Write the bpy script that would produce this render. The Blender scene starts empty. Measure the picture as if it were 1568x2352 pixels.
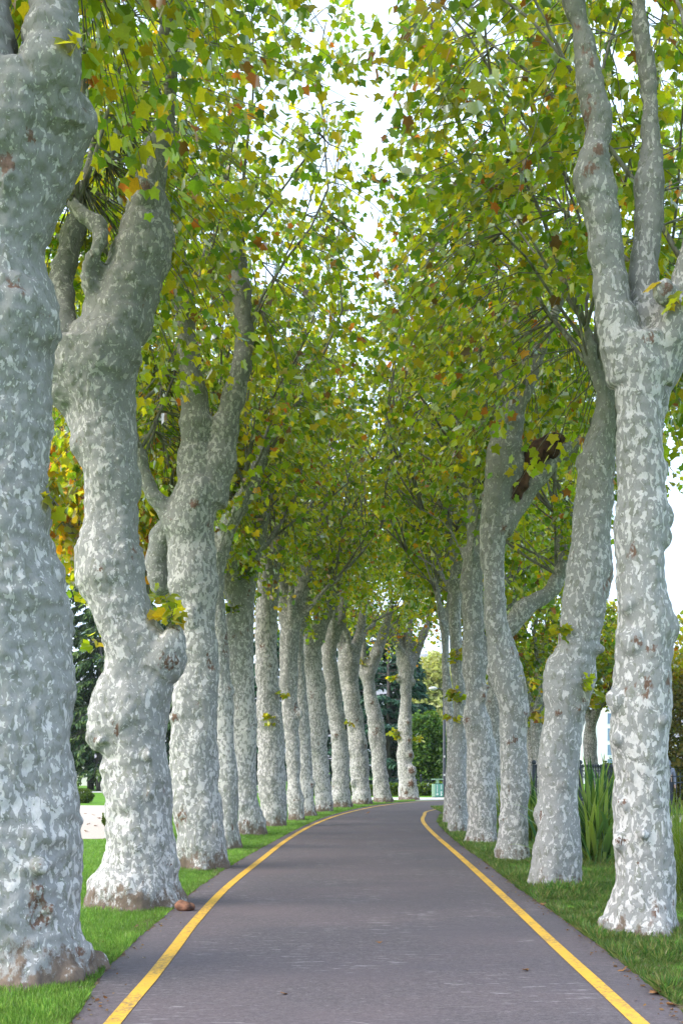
import bpy, bmesh, math, random
import numpy as np
from mathutils import Vector, Matrix, noise

random.seed(7)
SC = bpy.context.scene
COL = SC.collection
# ------------------------------------------------------------------ camera geometry
F, H, YH, CX = 2600.0, 1.6, 1755.0, 784.0      # focal length / horizon of the 1568 x 2352 view

def at(x, y, d):
    """point of the picture plane carried out to a real distance d"""
    return Vector(((x - CX) * d / F, d, H - (y - YH) * d / F))

def gnd(x, y):
    d = H * F / (y - YH)
    return ((x - CX) * d / F, d)

cam = bpy.data.cameras.new('camera')
co = bpy.data.objects.new('camera', cam)
COL.objects.link(co)
co.location = (0, 0, H)
co.rotation_euler = (math.radians(90), 0, 0)
cam.sensor_fit = 'VERTICAL'
cam.sensor_height = 36
cam.sensor_width = 24
cam.lens = 36 * F / 2352
cam.shift_y = (YH - 1176) / 2352
cam.clip_end = 6000
SC.camera = co

# ------------------------------------------------------------------ object helpers
def tag(o, label=None, cat=None, group=None, kind=None):
    if label: o['label'] = label
    if cat: o['category'] = cat
    if group: o['group'] = group
    if kind: o['kind'] = kind
    return o

def empty(name, loc, label, cat, group=None, rz=0):
    o = bpy.data.objects.new(name, None)
    COL.objects.link(o)
    o.location = loc
    o.rotation_euler = (0, 0, rz)
    o.empty_display_size = .2
    return tag(o, label, cat, group)

def link_mesh(name, me, mat, parent=None, smooth=False, world=True):
    """world=True: mesh vertices are world coordinates, moved into the parent's space"""
    o = bpy.data.objects.new(name, me)
    COL.objects.link(o)
    if mat is not None:
        for m in (mat if isinstance(mat, (list, tuple)) else [mat]):
            me.materials.append(m)
    if parent is not None:
        if world:
            me.transform(Matrix.Translation(-parent.location))
        o.parent = parent
    if smooth:
        me.shade_smooth()
    return o

def own_origin(o):
    """put a single-mesh thing's origin at its base"""
    me = o.data
    n = len(me.vertices)
    a = np.empty(n * 3); me.vertices.foreach_get('co', a); a = a.reshape(-1, 3)
    c = Vector(((a[:, 0].min() + a[:, 0].max()) / 2, (a[:, 1].min() + a[:, 1].max()) / 2, a[:, 2].min()))
    me.transform(Matrix.Translation(-c))
    o.location = c
    return o

def pydata(name, verts, faces):
    me = bpy.data.meshes.new(name)
    me.from_pydata(verts, [], faces)
    me.update()
    return me

class MB:
    """collects simple shapes into one mesh"""
    def __init__(s): s.v = []; s.f = []
    def box(s, x0, x1, y0, y1, z0, z1, bev=0):
        bm = bmesh.new()
        bmesh.ops.create_cube(bm, size=1)
        for v in bm.verts:
            v.co = Vector((x0 if v.co.x < 0 else x1, y0 if v.co.y < 0 else y1, z0 if v.co.z < 0 else z1))
        if bev:
            bmesh.ops.bevel(bm, geom=list(bm.edges), offset=bev, segments=2, affect='EDGES')
        s.add_bm(bm)
        return s
    def add_bm(s, bm):
        n = len(s.v)
        bm.verts.index_update()
        s.v += [tuple(v.co) for v in bm.verts]
        s.f += [tuple(n + v.index for v in f.verts) for f in bm.faces]
        bm.free()
    def ball(s, c, r, seg=10, sq=(1, 1, 1)):
        bm = bmesh.new()
        bmesh.ops.create_uvsphere(bm, u_segments=seg, v_segments=max(6, seg // 2 + 2), radius=r)
        for v in bm.verts:
            v.co = Vector((v.co.x * sq[0], v.co.y * sq[1], v.co.z * sq[2])) + Vector(c)
        s.add_bm(bm)
        return s
    def tube(s, pts, rad, n=8, cap=True):
        pts = [Vector(p) for p in pts]
        base = len(s.v)
        ref = None
        for i, p in enumerate(pts):
            t = (pts[min(i + 1, len(pts) - 1)] - pts[max(i - 1, 0)])
            if t.length < 1e-9: t = Vector((0, 0, 1))
            t.normalize()
            if ref is None:
                ref = Vector((1, 0, 0)) if abs(t.x) < .8 else Vector((0, 1, 0))
            a = (ref - t * ref.dot(t)).normalized()
            ref = a
            b = t.cross(a)
            r = rad[i] if hasattr(rad, '__len__') else rad
            for k in range(n):
                q = p + (a * math.cos(2 * math.pi * k / n) + b * math.sin(2 * math.pi * k / n)) * r
                s.v.append((q.x, q.y, q.z))
        for i in range(len(pts) - 1):
            for k in range(n):
                k2 = (k + 1) % n
                s.f.append((base + i * n + k, base + i * n + k2, base + (i + 1) * n + k2, base + (i + 1) * n + k))
        if cap:
            s.f.append(tuple(base + k for k in reversed(range(n))))
            e = base + (len(pts) - 1) * n
            s.f.append(tuple(e + k for k in range(n)))
        return s
    def mesh(s, name): return pydata(name, s.v, s.f)
    def build(s, name, mat, parent=None, smooth=False):
        return link_mesh(name, s.mesh(name), mat, parent, smooth)

def catmull(pts, sub):
    """dense Catmull-Rom curve through rows of numbers"""
    P = [np.array(p, float) for p in pts]
    P = [2 * P[0] - P[1]] + P + [2 * P[-1] - P[-2]]
    out = []
    for i in range(1, len(P) - 2):
        for k in range(sub):
            t = k / sub
            a, b, c, d = P[i - 1], P[i], P[i + 1], P[i + 2]
            out.append(.5 * ((2 * b) + (c - a) * t + (2 * a - 5 * b + 4 * c - d) * t * t + (3 * b - a - 3 * c + d) * t ** 3))
    out.append(P[-2])
    return out

# ------------------------------------------------------------------ materials
class NT:
    def __init__(s, name):
        s.m = bpy.data.materials.new(name)
        s.m.use_nodes = True
        s.t = s.m.node_tree
        s.t.nodes.clear()
        s.out = s.t.nodes.new('ShaderNodeOutputMaterial')
    def n(s, typ, **kw):
        nd = s.t.nodes.new('ShaderNode' + typ)
        for k, v in kw.items():
            if k.startswith('i_'):
                key = k[2:]
                key = int(key) if key.isdigit() else key.replace('_', ' ')
                if hasattr(v, 'is_output'): s.t.links.new(v, nd.inputs[key])
                else: nd.inputs[key].default_value = v
            else: setattr(nd, k, v)
        return nd
    def l(s, a, b): s.t.links.new(a, b)
    def coord(s, which='Object', scale=(1, 1, 1), rnd=False):
        tc = s.n('TexCoord')
        mp = s.n('Mapping')
        s.l(tc.outputs[which], mp.inputs['Vector'])
        mp.inputs['Scale'].default_value = scale
        if rnd:
            oi = s.n('ObjectInfo')
            mu = s.n('Math', operation='MULTIPLY', i_1=73.0)
            s.l(oi.outputs['Random'], mu.inputs[0])
            s.l(mu.outputs[0], mp.inputs['Location'])
        return mp.outputs[0]
    def noise(s, vec, scale, detail=3, rough=.55, dist=0.):
        nd = s.n('TexNoise', i_Scale=scale, i_Detail=detail, i_Roughness=rough, i_Distortion=dist)
        s.l(vec, nd.inputs['Vector'])
        return nd.outputs[0]
    def ramp(s, fac, stops, interp='LINEAR'):
        r = s.n('ValToRGB')
        r.color_ramp.interpolation = interp
        el = r.color_ramp.elements
        while len(el) < len(stops): el.new(.5)
        for e, (p, c) in zip(el, stops):
            e.position = p
            e.color = (c, c, c, 1) if not hasattr(c, '__len__') else (*c, 1)
        s.l(fac, r.inputs[0])
        return r.outputs[0]
    def mix(s, fac, a, b, mode='MIX'):
        nd = s.n('Mix', data_type='RGBA', blend_type=mode)
        for v, i in ((fac, 0), (a, 6), (b, 7)):
            if hasattr(v, 'is_output'): s.l(v, nd.inputs[i])
            elif i == 0: nd.inputs[0].default_value = v
            else: nd.inputs[i].default_value = (*v, 1)
        return nd.outputs[2]
    def math(s, op, a, b=None, clamp=False):
        nd = s.n('Math', operation=op, use_clamp=clamp)
        for i, v in enumerate((a, b)):
            if v is None: continue
            if hasattr(v, 'is_output'): s.l(v, nd.inputs[i])
            else: nd.inputs[i].default_value = v
        return nd.outputs[0]
    def pbr(s, col, rough=.8, bump=None, bs=.3, bd=.02, spec=.3, metal=0.):
        p = s.n('BsdfPrincipled')
        for v, k in ((col, 'Base Color'), (rough, 'Roughness')):
            if hasattr(v, 'is_output'): s.l(v, p.inputs[k])
            else: p.inputs[k].default_value = (*v, 1) if hasattr(v, '__len__') else v
        p.inputs['Specular IOR Level'].default_value = spec
        p.inputs['Metallic'].default_value = metal
        if bump is not None:
            b = s.n('Bump', i_Strength=bs, i_Distance=bd)
            s.l(bump, b.inputs['Height'])
            s.l(b.outputs[0], p.inputs['Normal'])
        s.l(p.outputs[0], s.out.inputs[0])
        return s.m

def mat_bark():
    t = NT('plane_bark')
    v = t.coord('Object', (1, 1, .58), True)
    warp = t.n('TexNoise', i_Scale=9., i_Detail=2.)
    t.l(v, warp.inputs['Vector'])
    wv = t.n('VectorMath', operation='MULTIPLY_ADD')
    t.l(warp.outputs['Color'], wv.inputs[0])
    wv.inputs[1].default_value = (.09, .09, .09)
    t.l(v, wv.inputs[2])
    v2 = wv.outputs[0]
    big = t.noise(v, .9, 2)
    bigr = t.ramp(big, [(.3, 0), (.7, 1)])
    n1 = t.noise(v2, 19.5, 3.2, .5, .3)
    oi = t.n('ObjectInfo')
    n1b = t.math('ADD', n1, t.math('MULTIPLY', t.math('SUBTRACT', bigr, .5), .15))
    n1b = t.math('ADD', n1b, t.math('SUBTRACT', t.n('SeparateColor', i_0=oi.outputs['Color']).outputs[0], .5))
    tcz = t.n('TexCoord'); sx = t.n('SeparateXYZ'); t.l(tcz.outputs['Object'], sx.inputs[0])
    hz = t.ramp(t.math('ADD', t.math('MULTIPLY', sx.outputs[2], .1), t.math('MULTIPLY', t.math('SUBTRACT', big, .5), .35)), [(.15, 0), (.85, 1)])     # bark gets darker, more olive and less flaked with height
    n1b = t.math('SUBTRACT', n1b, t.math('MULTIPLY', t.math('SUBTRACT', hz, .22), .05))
    pale1 = t.ramp(n1b, [(.545, 0), (.562, 1)])
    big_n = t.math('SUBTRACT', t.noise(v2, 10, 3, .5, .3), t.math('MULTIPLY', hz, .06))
    pale = t.math('MAXIMUM', pale1, t.ramp(big_n, [(.625, 0), (.637, 1)]))
    n2 = t.noise(v2, 15, 3, .55, .3)
    olive = t.ramp(n2, [(.575, 0), (.60, 1)])
    n3 = t.noise(v2, 36, 2, .5, .4)
    chip = t.ramp(n3, [(.64, 0), (.655, 1)])
    fine = t.noise(v, 60, 4, .65)
    finer = t.ramp(fine, [(.25, .78), (.75, 1.16)])
    c = t.mix(t.noise(v, 3.2, 3), (.215, .214, .205), (.30, .298, .288))
    c = t.mix(olive, c, (.20, .205, .175))
    c = t.mix(pale, c, t.mix(t.noise(v, 4.1, 2), (.455, .438, .418), (.55, .535, .525)))
    c = t.mix(chip, c, (.46, .46, .43))
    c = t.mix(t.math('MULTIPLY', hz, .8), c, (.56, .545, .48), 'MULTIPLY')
    # rusty scabs round burls and on scattered spots
    at_ = t.n('Attribute', attribute_name='scar')
    sn = t.math('ADD', at_.outputs['Fac'], t.math('SUBTRACT', t.noise(v, 24, 5, .7), .55))
    sn = t.math('ADD', at_.outputs['Fac'], t.math('MULTIPLY', t.math('SUBTRACT', t.noise(v, 24, 5, .7), .60), 2.2))
    scar = t.ramp(sn, [(.42, 0), (.55, 1)])
    brown = t.mix(t.noise(v, 45, 3), (.055, .032, .024), (.22, .135, .095))
    c = t.mix(scar, c, brown)
    rare = t.noise(v2, 2.9, 2, .5)
    rr = t.math('MULTIPLY', t.ramp(rare, [(.67, 0), (.70, 1)]), t.ramp(t.noise(v, 26, 3), [(.48, 0), (.55, 1)]))
    c = t.mix(rr, c, brown)
    # bare earthy bark at the foot
    b_ = t.n('Attribute', attribute_name='foot')
    fn = t.math('ADD', b_.outputs['Fac'], t.math('MULTIPLY', t.math('SUBTRACT', t.noise(v, 8, 6, .75), .5), 2.6))
    c = t.mix(t.ramp(fn, [(.55, 0), (.80, 1)]), c, t.mix(t.noise(v, 19, 4, .7), (.060, .044, .034), (.22, .165, .125)))
    c = t.mix(1.0, c, t.mix(finer, (.0, .0, .0), (1., 1., 1.)), 'MULTIPLY')
    hb = t.math('ADD', t.math('MULTIPLY', pale, -.35), t.math('MULTIPLY', fine, .35))
    hb = t.math('ADD', hb, t.math('MULTIPLY', olive, .25))
    hb = t.math('ADD', hb, t.math('MULTIPLY', t.noise(v, 14, 4, .6), .8))
    hb = t.math('ADD', hb, t.math('MULTIPLY', t.noise(t.coord('Object', (1, 1, 2.6)), 9, 4, .65), .45))
    return t.pbr(c, .75, hb, .45, .014, .2)

def mat_leaf(name, trans=.5, boost=2.0, yel=(1.25, 1.15, .35), gl=.25):
    t = NT(name)
    a = t.n('Attribute', attribute_name='tint')
    col = a.outputs['Color']
    dv = t.mix(.30, col, t.ramp(t.noise(t.coord('Object'), 55, 3), [(.3, .35), (.7, 1.0)]), 'MULTIPLY')
    d = t.n('BsdfDiffuse'); t.l(dv, d.inputs[0])
    tc = t.mix(1., dv, tuple(boost * k for k in yel), 'MULTIPLY')
    tr = t.n('BsdfTranslucent'); t.l(tc, tr.inputs[0])
    m1 = t.n('MixShader', i_0=trans); t.l(d.outputs[0], m1.inputs[1]); t.l(tr.outputs[0], m1.inputs[2])
    g = t.n('BsdfGlossy', i_Roughness=.42); g.inputs[0].default_value = (.9, .95, 1, 1)
    fr = t.n('Fresnel', i_IOR=1.38)
    gf = t.math('MULTIPLY', fr.outputs[0], gl)
    m2 = t.n('MixShader'); t.l(gf, m2.inputs[0]); t.l(m1.outputs[0], m2.inputs[1]); t.l(g.outputs[0], m2.inputs[2])
    t.l(m2.outputs[0], t.out.inputs[0])
    return t.m

def mat_simple(name, c1, c2, scale=6, rough=.7, detail=4, bs=.2, bd=.01, spec=.3, stretch=(1, 1, 1), metal=0., lo=.35, hi=.65):
    t = NT(name)
    v = t.coord('Object', stretch)
    nz = t.noise(v, scale, detail)
    return t.pbr(t.mix(t.ramp(nz, [(lo, 0), (hi, 1)]), c1, c2), rough, nz, bs, bd, spec, metal)

def mat_asphalt():
    t = NT('asphalt')
    v = t.coord('Object')
    sp = t.noise(v, 34, 5, .9)
    sp2 = t.noise(v, 15, 6, .9)
    c = t.mix(t.ramp(sp, [(.32, 0), (.70, 1)]), (.028, .024, .027), (.148, .124, .132))
    c = t.mix(t.ramp(sp2, [(.56, 0), (.68, .7)]), c, (.25, .22, .225))
    big = t.noise(v, .55, 4, .6)
    c = t.mix(t.ramp(big, [(.35, .0), (.65, .45)]), c, (.135, .10, .105))
    c = t.mix(t.ramp(t.noise(t.coord('Object', (.35, .9, 1)), .8, 4, .6), [(.45, 0), (.7, .5)]), c, (.062, .058, .070))
    # scuffed pale marks running across the lane
    vs = t.coord('Object', (1.2, 7., 1))
    scuff = t.math('MULTIPLY', t.ramp(t.noise(vs, 3.3, 4, .7), [(.585, 0), (.65, 1)]), t.ramp(t.noise(v, .7, 2), [(.48, 0), (.6, 1)]))
    c = t.mix(t.math('MULTIPLY', scuff, .6), c, (.36, .34, .34))
    h = t.math('ADD', sp, t.math('MULTIPLY', sp2, 1.2))
    return t.pbr(c, .78, h, .5, .006, .35)

def mat_line():
    t = NT('yellow_line_paint')
    v = t.coord('Object')
    w = t.noise(v, 28, 5, .75)
    w2 = t.noise(v, 1.1, 2)
    wear = t.math('ADD', w, t.math('MULTIPLY', t.math('SUBTRACT', w2, .5), .5))
    c = t.mix(t.noise(v, 9, 4), (.55, .30, .022), (.70, .41, .04))
    c = t.mix(t.ramp(wear, [(.50, 0), (.66, .8)]), c, (.13, .10, .075))
    # a cracked band across the line
    return t.pbr(c, .6, w, .3, .004, .35)

def mat_ground():
    t = NT('grass_soil')
    v = t.coord('Object')
    n = t.noise(v, 1.6, 5, .65)
    c = t.mix(t.ramp(n, [(.35, 0), (.65, 1)]), (.08, .19, .016), (.13, .27, .03))
    f = t.noise(v, 38, 4, .7)
    c = t.mix(t.ramp(f, [(.55, 0), (.75, .7)]), c, (.10, .075, .035))
    return t.pbr(c, .9, f, .6, .03, .1)

M = {}
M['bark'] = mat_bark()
M['leaf'] = mat_leaf('plane_leaf', .64, 3.6, (1.32, 1.15, .30))
M['needle'] = mat_leaf('conifer_needle', .15, 1.2, (1, 1.1, .5))
M['shrub'] = mat_leaf('shrub_leaf', .35, 1.6)
M['grass'] = mat_leaf('grass_blade', .4, 1.5, (1.05, 1.1, .7), .08)
M['asphalt'] = mat_asphalt()
M['line'] = mat_line()
M['ground'] = mat_ground()
M['gravel'] = mat_simple('gravel', (.40, .34, .29), (.56, .50, .44), 60, .9, 5, .5, .01)
M['paving'] = mat_simple('paving', (.50, .48, .46), (.62, .60, .58), 8, .85)
M['twig'] = mat_simple('twig_bark', (.085, .075, .055), (.24, .235, .20), 14, .85, 4, .4, .01, .2, (1, 1, .3))
M['rot'] = mat_simple('rotten_wood', (.018, .010, .007), (.11, .058, .036), 11, .9, 5, .9, .04, .15, (1, 1, .35))
M['root'] = mat_simple('root_wood', (.05, .025, .018), (.26, .12, .07), 16, .8, 4, .5, .01)
M['conbark'] = mat_simple('conifer_bark', (.05, .045, .042), (.16, .15, .145), 12, .9, 4, .6, .02, .2, (1, 1, .25))
M['iron'] = mat_simple('painted_iron', (.012, .018, .028), (.022, .03, .045), 30, .45, 2, .05, .002, .5)
M['soil'] = mat_simple('mulch', (.06, .04, .025), (.16, .11, .07), 30, .95, 5, .7, .02)
# ------------------------------------------------------------------ leaves (one mesh per crown)
def _leaf_templates():
    half = [(0, .04), (.24, -.07), (.50, .10), (.43, .24), (.64, .54), (.30, .64), (0, 1.0)]
    T = []
    rs = np.random.RandomState(3)
    for k in range(8):
        fold = rs.uniform(-.15, .55); curl = rs.uniform(.05, .45); tw = rs.uniform(-.25, .25); sk = rs.uniform(.85, 1.1)
        R = [np.array((x * sk, y, 0)) for x, y in half]
        L = [np.array((-x * sk, y, 0)) for x, y in half[1:-1]]
        V = np.array(R + L)
        V[:, :2] += rs.normal(0, .025, (12, 2)) * (V[:, 0:1] != 0)
        V[:, 2] = np.abs(V[:, 0]) * fold - curl * V[:, 1] ** 2 + tw * V[:, 0] * V[:, 1] - .35 * V[:, 0] ** 2
        T.append(V)
    return np.array(T), [[0, 1, 2, 3, 4, 5, 6], [0, 6, 11, 10, 9, 8, 7]]

def _simple_templates(w=.5):
    T = []
    rs = np.random.RandomState(5)
    for k in range(6):
        fold = rs.uniform(-.2, .5); curl = rs.uniform(0, .4)
        V = np.array([(0, 0, 0), (w, .15, 0), (w * .95, .62, 0), (0, 1, 0), (-w * .95, .62, 0), (-w, .15, 0)], float)
        V[:, :2] += rs.normal(0, .05, (6, 2))
        V[:, 2] = np.abs(V[:, 0]) * fold - curl * V[:, 1] ** 2
        T.append(V)
    return np.array(T), [[0, 1, 2, 3], [0, 3, 4, 5]]

TPL_HI, TPL_LO, TPL_THIN = _leaf_templates(), _simple_templates(), _simple_templates(.16)

def unit(a): return a / np.maximum(np.linalg.norm(a, axis=1, keepdims=True), 1e-9)

def leaves(name, P, T, N, S, C, tpl, mat, parent, rs):
    V, faces = tpl
    n, k = len(P), V.shape[1]
    T = unit(T)
    N = unit(N - T * np.sum(N * T, 1, keepdims=True))
    B = np.cross(T, N)
    tv = V[rs.randint(0, len(V), n)]
    S = np.asarray(S)[:, None, None]
    co_ = P[:, None, :] + S * (tv[:, :, 0:1] * B[:, None, :] + tv[:, :, 1:2] * T[:, None, :] + tv[:, :, 2:3] * N[:, None, :])
    if parent is not None:
        co_ = co_ - np.array(parent.location)
    me = bpy.data.meshes.new(name)
    me.vertices.add(n * k)
    me.vertices.foreach_set('co', co_.astype(np.float32).ravel())
    fl = np.array([len(f) for f in faces]); idx = np.concatenate([np.array(f) for f in faces]); nl = len(idx)
    me.loops.add(n * nl)
    me.loops.foreach_set('vertex_index', (idx[None, :] + (np.arange(n) * k)[:, None]).astype(np.int32).ravel())
    me.polygons.add(n * len(faces))
    st = np.concatenate([[0], np.cumsum(fl)[:-1]])
    me.polygons.foreach_set('loop_start', (st[None, :] + (np.arange(n) * nl)[:, None]).astype(np.int32).ravel())
    a = me.attributes.new('tint', 'FLOAT_COLOR', 'FACE')
    c4 = np.ones((n, len(faces), 4), np.float32); c4[:, :, :3] = np.asarray(C)[:, None, :]
    a.data.foreach_set('color', c4.ravel())
    me.update(calc_edges=True)
    return link_mesh(name, me, mat, parent, world=False)

PAL = np.array([(.055, .110, .016), (.095, .155, .014), (.130, .170, .014), (.175, .19, .015), (.215, .185, .018),
                (.28, .16, .02), (.18, .07, .024), (.085, .05, .03)])
def leaf_colors(n, rs, w=(.18, .21, .29, .23, .06, .004, .018, .012)):
    i = rs.choice(len(PAL), n, p=np.array(w) / sum(w))
    c = PAL[i] * rs.uniform(.75, 1.25, (n, 1))
    return c * rs.uniform(.92, 1.08, (n, 3))

# ------------------------------------------------------------------ road lines in world space
def road_curve(px, tail, head=-25):
    pts = [gnd(x, y) for x, y in px]
    (x0, y0), (x1, y1) = pts[0], pts[2]
    s = (x1 - x0) / (y1 - y0)
    pre = [(x0 + s * (yy - y0), yy) for yy in (head, -10, 0)]
    return np.array(catmull(pre + pts + tail, 10))

LINE_L = road_curve([(262, 2352), (340, 2260), (402, 2180), (448, 2120), (522, 2040), (598, 1978), (660, 1930), (715, 1898), (770, 1876), (830, 1860), (890, 1849.5)],
                    [(3.6, 47.9), (6.5, 50), (10, 51), (16, 51.5)])
LINE_R = road_curve([(1465, 2352), (1375, 2268), (1280, 2180), (1180, 2085), (1100, 2010), (1040, 1956), (1000, 1921), (977, 1897), (970, 1884), (974, 1874)],
                    [(2.9, 38.0), (3.9, 41), (5.6, 43.2), (8.5, 44.6), (12, 45), (16, 45)])
EDGE_L = road_curve([(165, 2352), (228, 2252), (318, 2160), (400, 2090), (452, 2045), (540, 1985), (622, 1938), (690, 1902), (752, 1876), (820, 1858), (885, 1847)],
                    [(3.4, 48.7), (6.3, 50.8), (10, 51.8), (16, 52.2)])
EDGE_R = road_curve([(1592, 2352), (1490, 2268), (1385, 2185), (1282, 2108), (1185, 2040), (1112, 1982), (1060, 1945), (1025, 1915), (1008, 1896), (1005, 1884)],
                    [(3.35, 36.5), (4.3, 39.6), (6.1, 42.0), (9, 43.5), (12, 44), (16, 44)])

def edge_x(curve, y):
    """x of a curve at depth y (only the part that still runs away from the camera)"""
    k = int(np.argmax(curve[:, 0] > 3.3)) if (curve[:, 0] > 3.3).any() else len(curve)
    c = curve[:max(k, 5)]
    o = np.argsort(c[:, 1])
    return np.interp(y, c[o, 1], c[o, 0])

def centre_x(y):
    return .5 * (edge_x(LINE_L, y) + edge_x(LINE_R, np.minimum(y, 38)))

def ribbon(name, A, B, z, mat, kind='structure', jit=0.):
    n = 220
    def resample(C):
        s = np.concatenate([[0], np.cumsum(np.linalg.norm(np.diff(C, axis=0), axis=1))])
        u = np.linspace(0, s[-1], n)
        return np.stack([np.interp(u, s, C[:, 0]), np.interp(u, s, C[:, 1])], 1)
    a, b = resample(A), resample(B)
    if jit:
        rs = np.random.RandomState(4)
        a[:, 0] += rs.normal(0, jit, n); b[:, 0] += rs.normal(0, jit, n)
    v = [(p[0], p[1], z) for p in a] + [(p[0], p[1], z) for p in b]
    f = [(i, n + i, n + i + 1, i + 1) for i in range(n - 1)]
    o = link_mesh(name, pydata(name, v, f), mat)
    o.data.polygons.foreach_set
    return tag(o, None, None, None, kind)

def offset(C, w):
    t = np.gradient(C, axis=0)
    nrm = np.stack([t[:, 1], -t[:, 0]], 1)
    nrm /= np.linalg.norm(nrm, axis=1, keepdims=True)
    return C + nrm * w

def densify(C, step, jit, seed):
    s = np.concatenate([[0], np.cumsum(np.linalg.norm(np.diff(C, axis=0), axis=1))])
    u = np.arange(0, s[-1], step)
    out = np.stack([np.interp(u, s, C[:, 0]), np.interp(u, s, C[:, 1])], 1)
    for i in range(len(out)):
        q = noise.noise(Vector((out[i, 0] * 3 + seed, out[i, 1] * 3, 0))) * jit + noise.noise(Vector((out[i, 0] * 11 + seed, out[i, 1] * 11, 4))) * jit * .6
        out[i, 0] += q
    return out

# ------------------------------------------------------------------ setting
def build_setting():
    g = link_mesh('ground', pydata('ground', [(-1500, -200, 0), (1500, -200, 0), (1500, 2500, 0), (-1500, 2500, 0)], [(0, 1, 2, 3)]), M['ground'])
    tag(g, kind='structure')
    a, b = densify(EDGE_L, .12, .05, 1), densify(EDGE_R, .12, .06, 9)
    v = [(p[0], p[1], .016) for p in a] + [(p[0], p[1], .016) for p in b]
    na, nb = len(a), len(b)
    f = []
    i = j = 0
    while i < na - 1 or j < nb - 1:
        if j >= nb - 1 or (i < na - 1 and i / na <= j / nb):
            f.append((i, na + j, i + 1)); i += 1
        else:
            f.append((i, na + j, na + j + 1)); j += 1
    r = link_mesh('road', pydata('road', v, f), M['asphalt'])
    tag(r, kind='structure')
    ribbon('verge_soil', densify(offset(EDGE_L, -.16), .15, .12, 31), densify(offset(EDGE_L, .12), .15, .02, 32), .009, M['soil'])
    ribbon('verge_soil', densify(offset(EDGE_R, -.12), .15, .02, 33), densify(offset(EDGE_R, .15), .15, .14, 34), .0095, M['soil'])
    ribbon('road_marking', offset(LINE_L, -.05), offset(LINE_L, .055), .0205, M['line'])
    ribbon('road_marking', offset(LINE_R, -.055), offset(LINE_R, .05), .0205, M['line'])
    def sheet(name, pts, z, mat):
        return tag(link_mesh(name, pydata(name, [(x, y, z) for x, y in pts], [tuple(range(len(pts)))]), mat), kind='structure')
    sheet('gravel_path', [(-22, 24.5), (-8, 23.6), (-5.1, 24.2), (-4.7, 28), (-5.6, 36), (-7.4, 43.5), (-24, 44.5)], .006, M['gravel'])
    sheet('pavement', [(1.0, 50.6), (3.4, 49.6), (6, 51.6), (12, 52.8), (12, 54.0), (1.0, 54.0)], .008, M['paving'])
    sheet('pavement', [(-30, 63.5), (-4, 63.5), (-4, 66.5), (-30, 66.5)], .006, M['paving'])
    sheet('gravel_path', [(8.0, 31.0), (22, 31.0), (22, 36.0), (8.0, 36.0)], .006, M['gravel'])
    sheet('planting_bed', [(3.9, 9), (9, 7), (8, 30.5), (4.4, 28), (4.0, 18)], .005, M['soil'])
    # far hillside
    n = 60
    v, f = [], []
    for i in range(n + 1):
        for j in range(14):
            x = -500 + 1300 * i / n
            u = j / 13
            z = 150 * u ** .8 * (.75 + .35 * noise.noise(Vector((x / 260, 0, 3)))) + 12 * u * noise.noise(Vector((x / 50, u * 6, 1)))
            v.append((x, 760 + 560 * u, z - 3))
    for i in range(n):
        for j in range(13):
            a0 = i * 14 + j
            f.append((a0, a0 + 14, a0 + 15, a0 + 1))
    t = NT('hillside')
    vv = t.coord('Object')
    c = t.mix(t.ramp(t.noise(vv, .035, 6, .7), [(.4, 0), (.6, 1)]), (.07, .10, .085), (.22, .20, .20))
    hm = t.pbr(c, .95, None)
    tag(link_mesh('hills', pydata('hills', v, f), hm, smooth=True), kind='structure')

build_setting()

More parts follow.
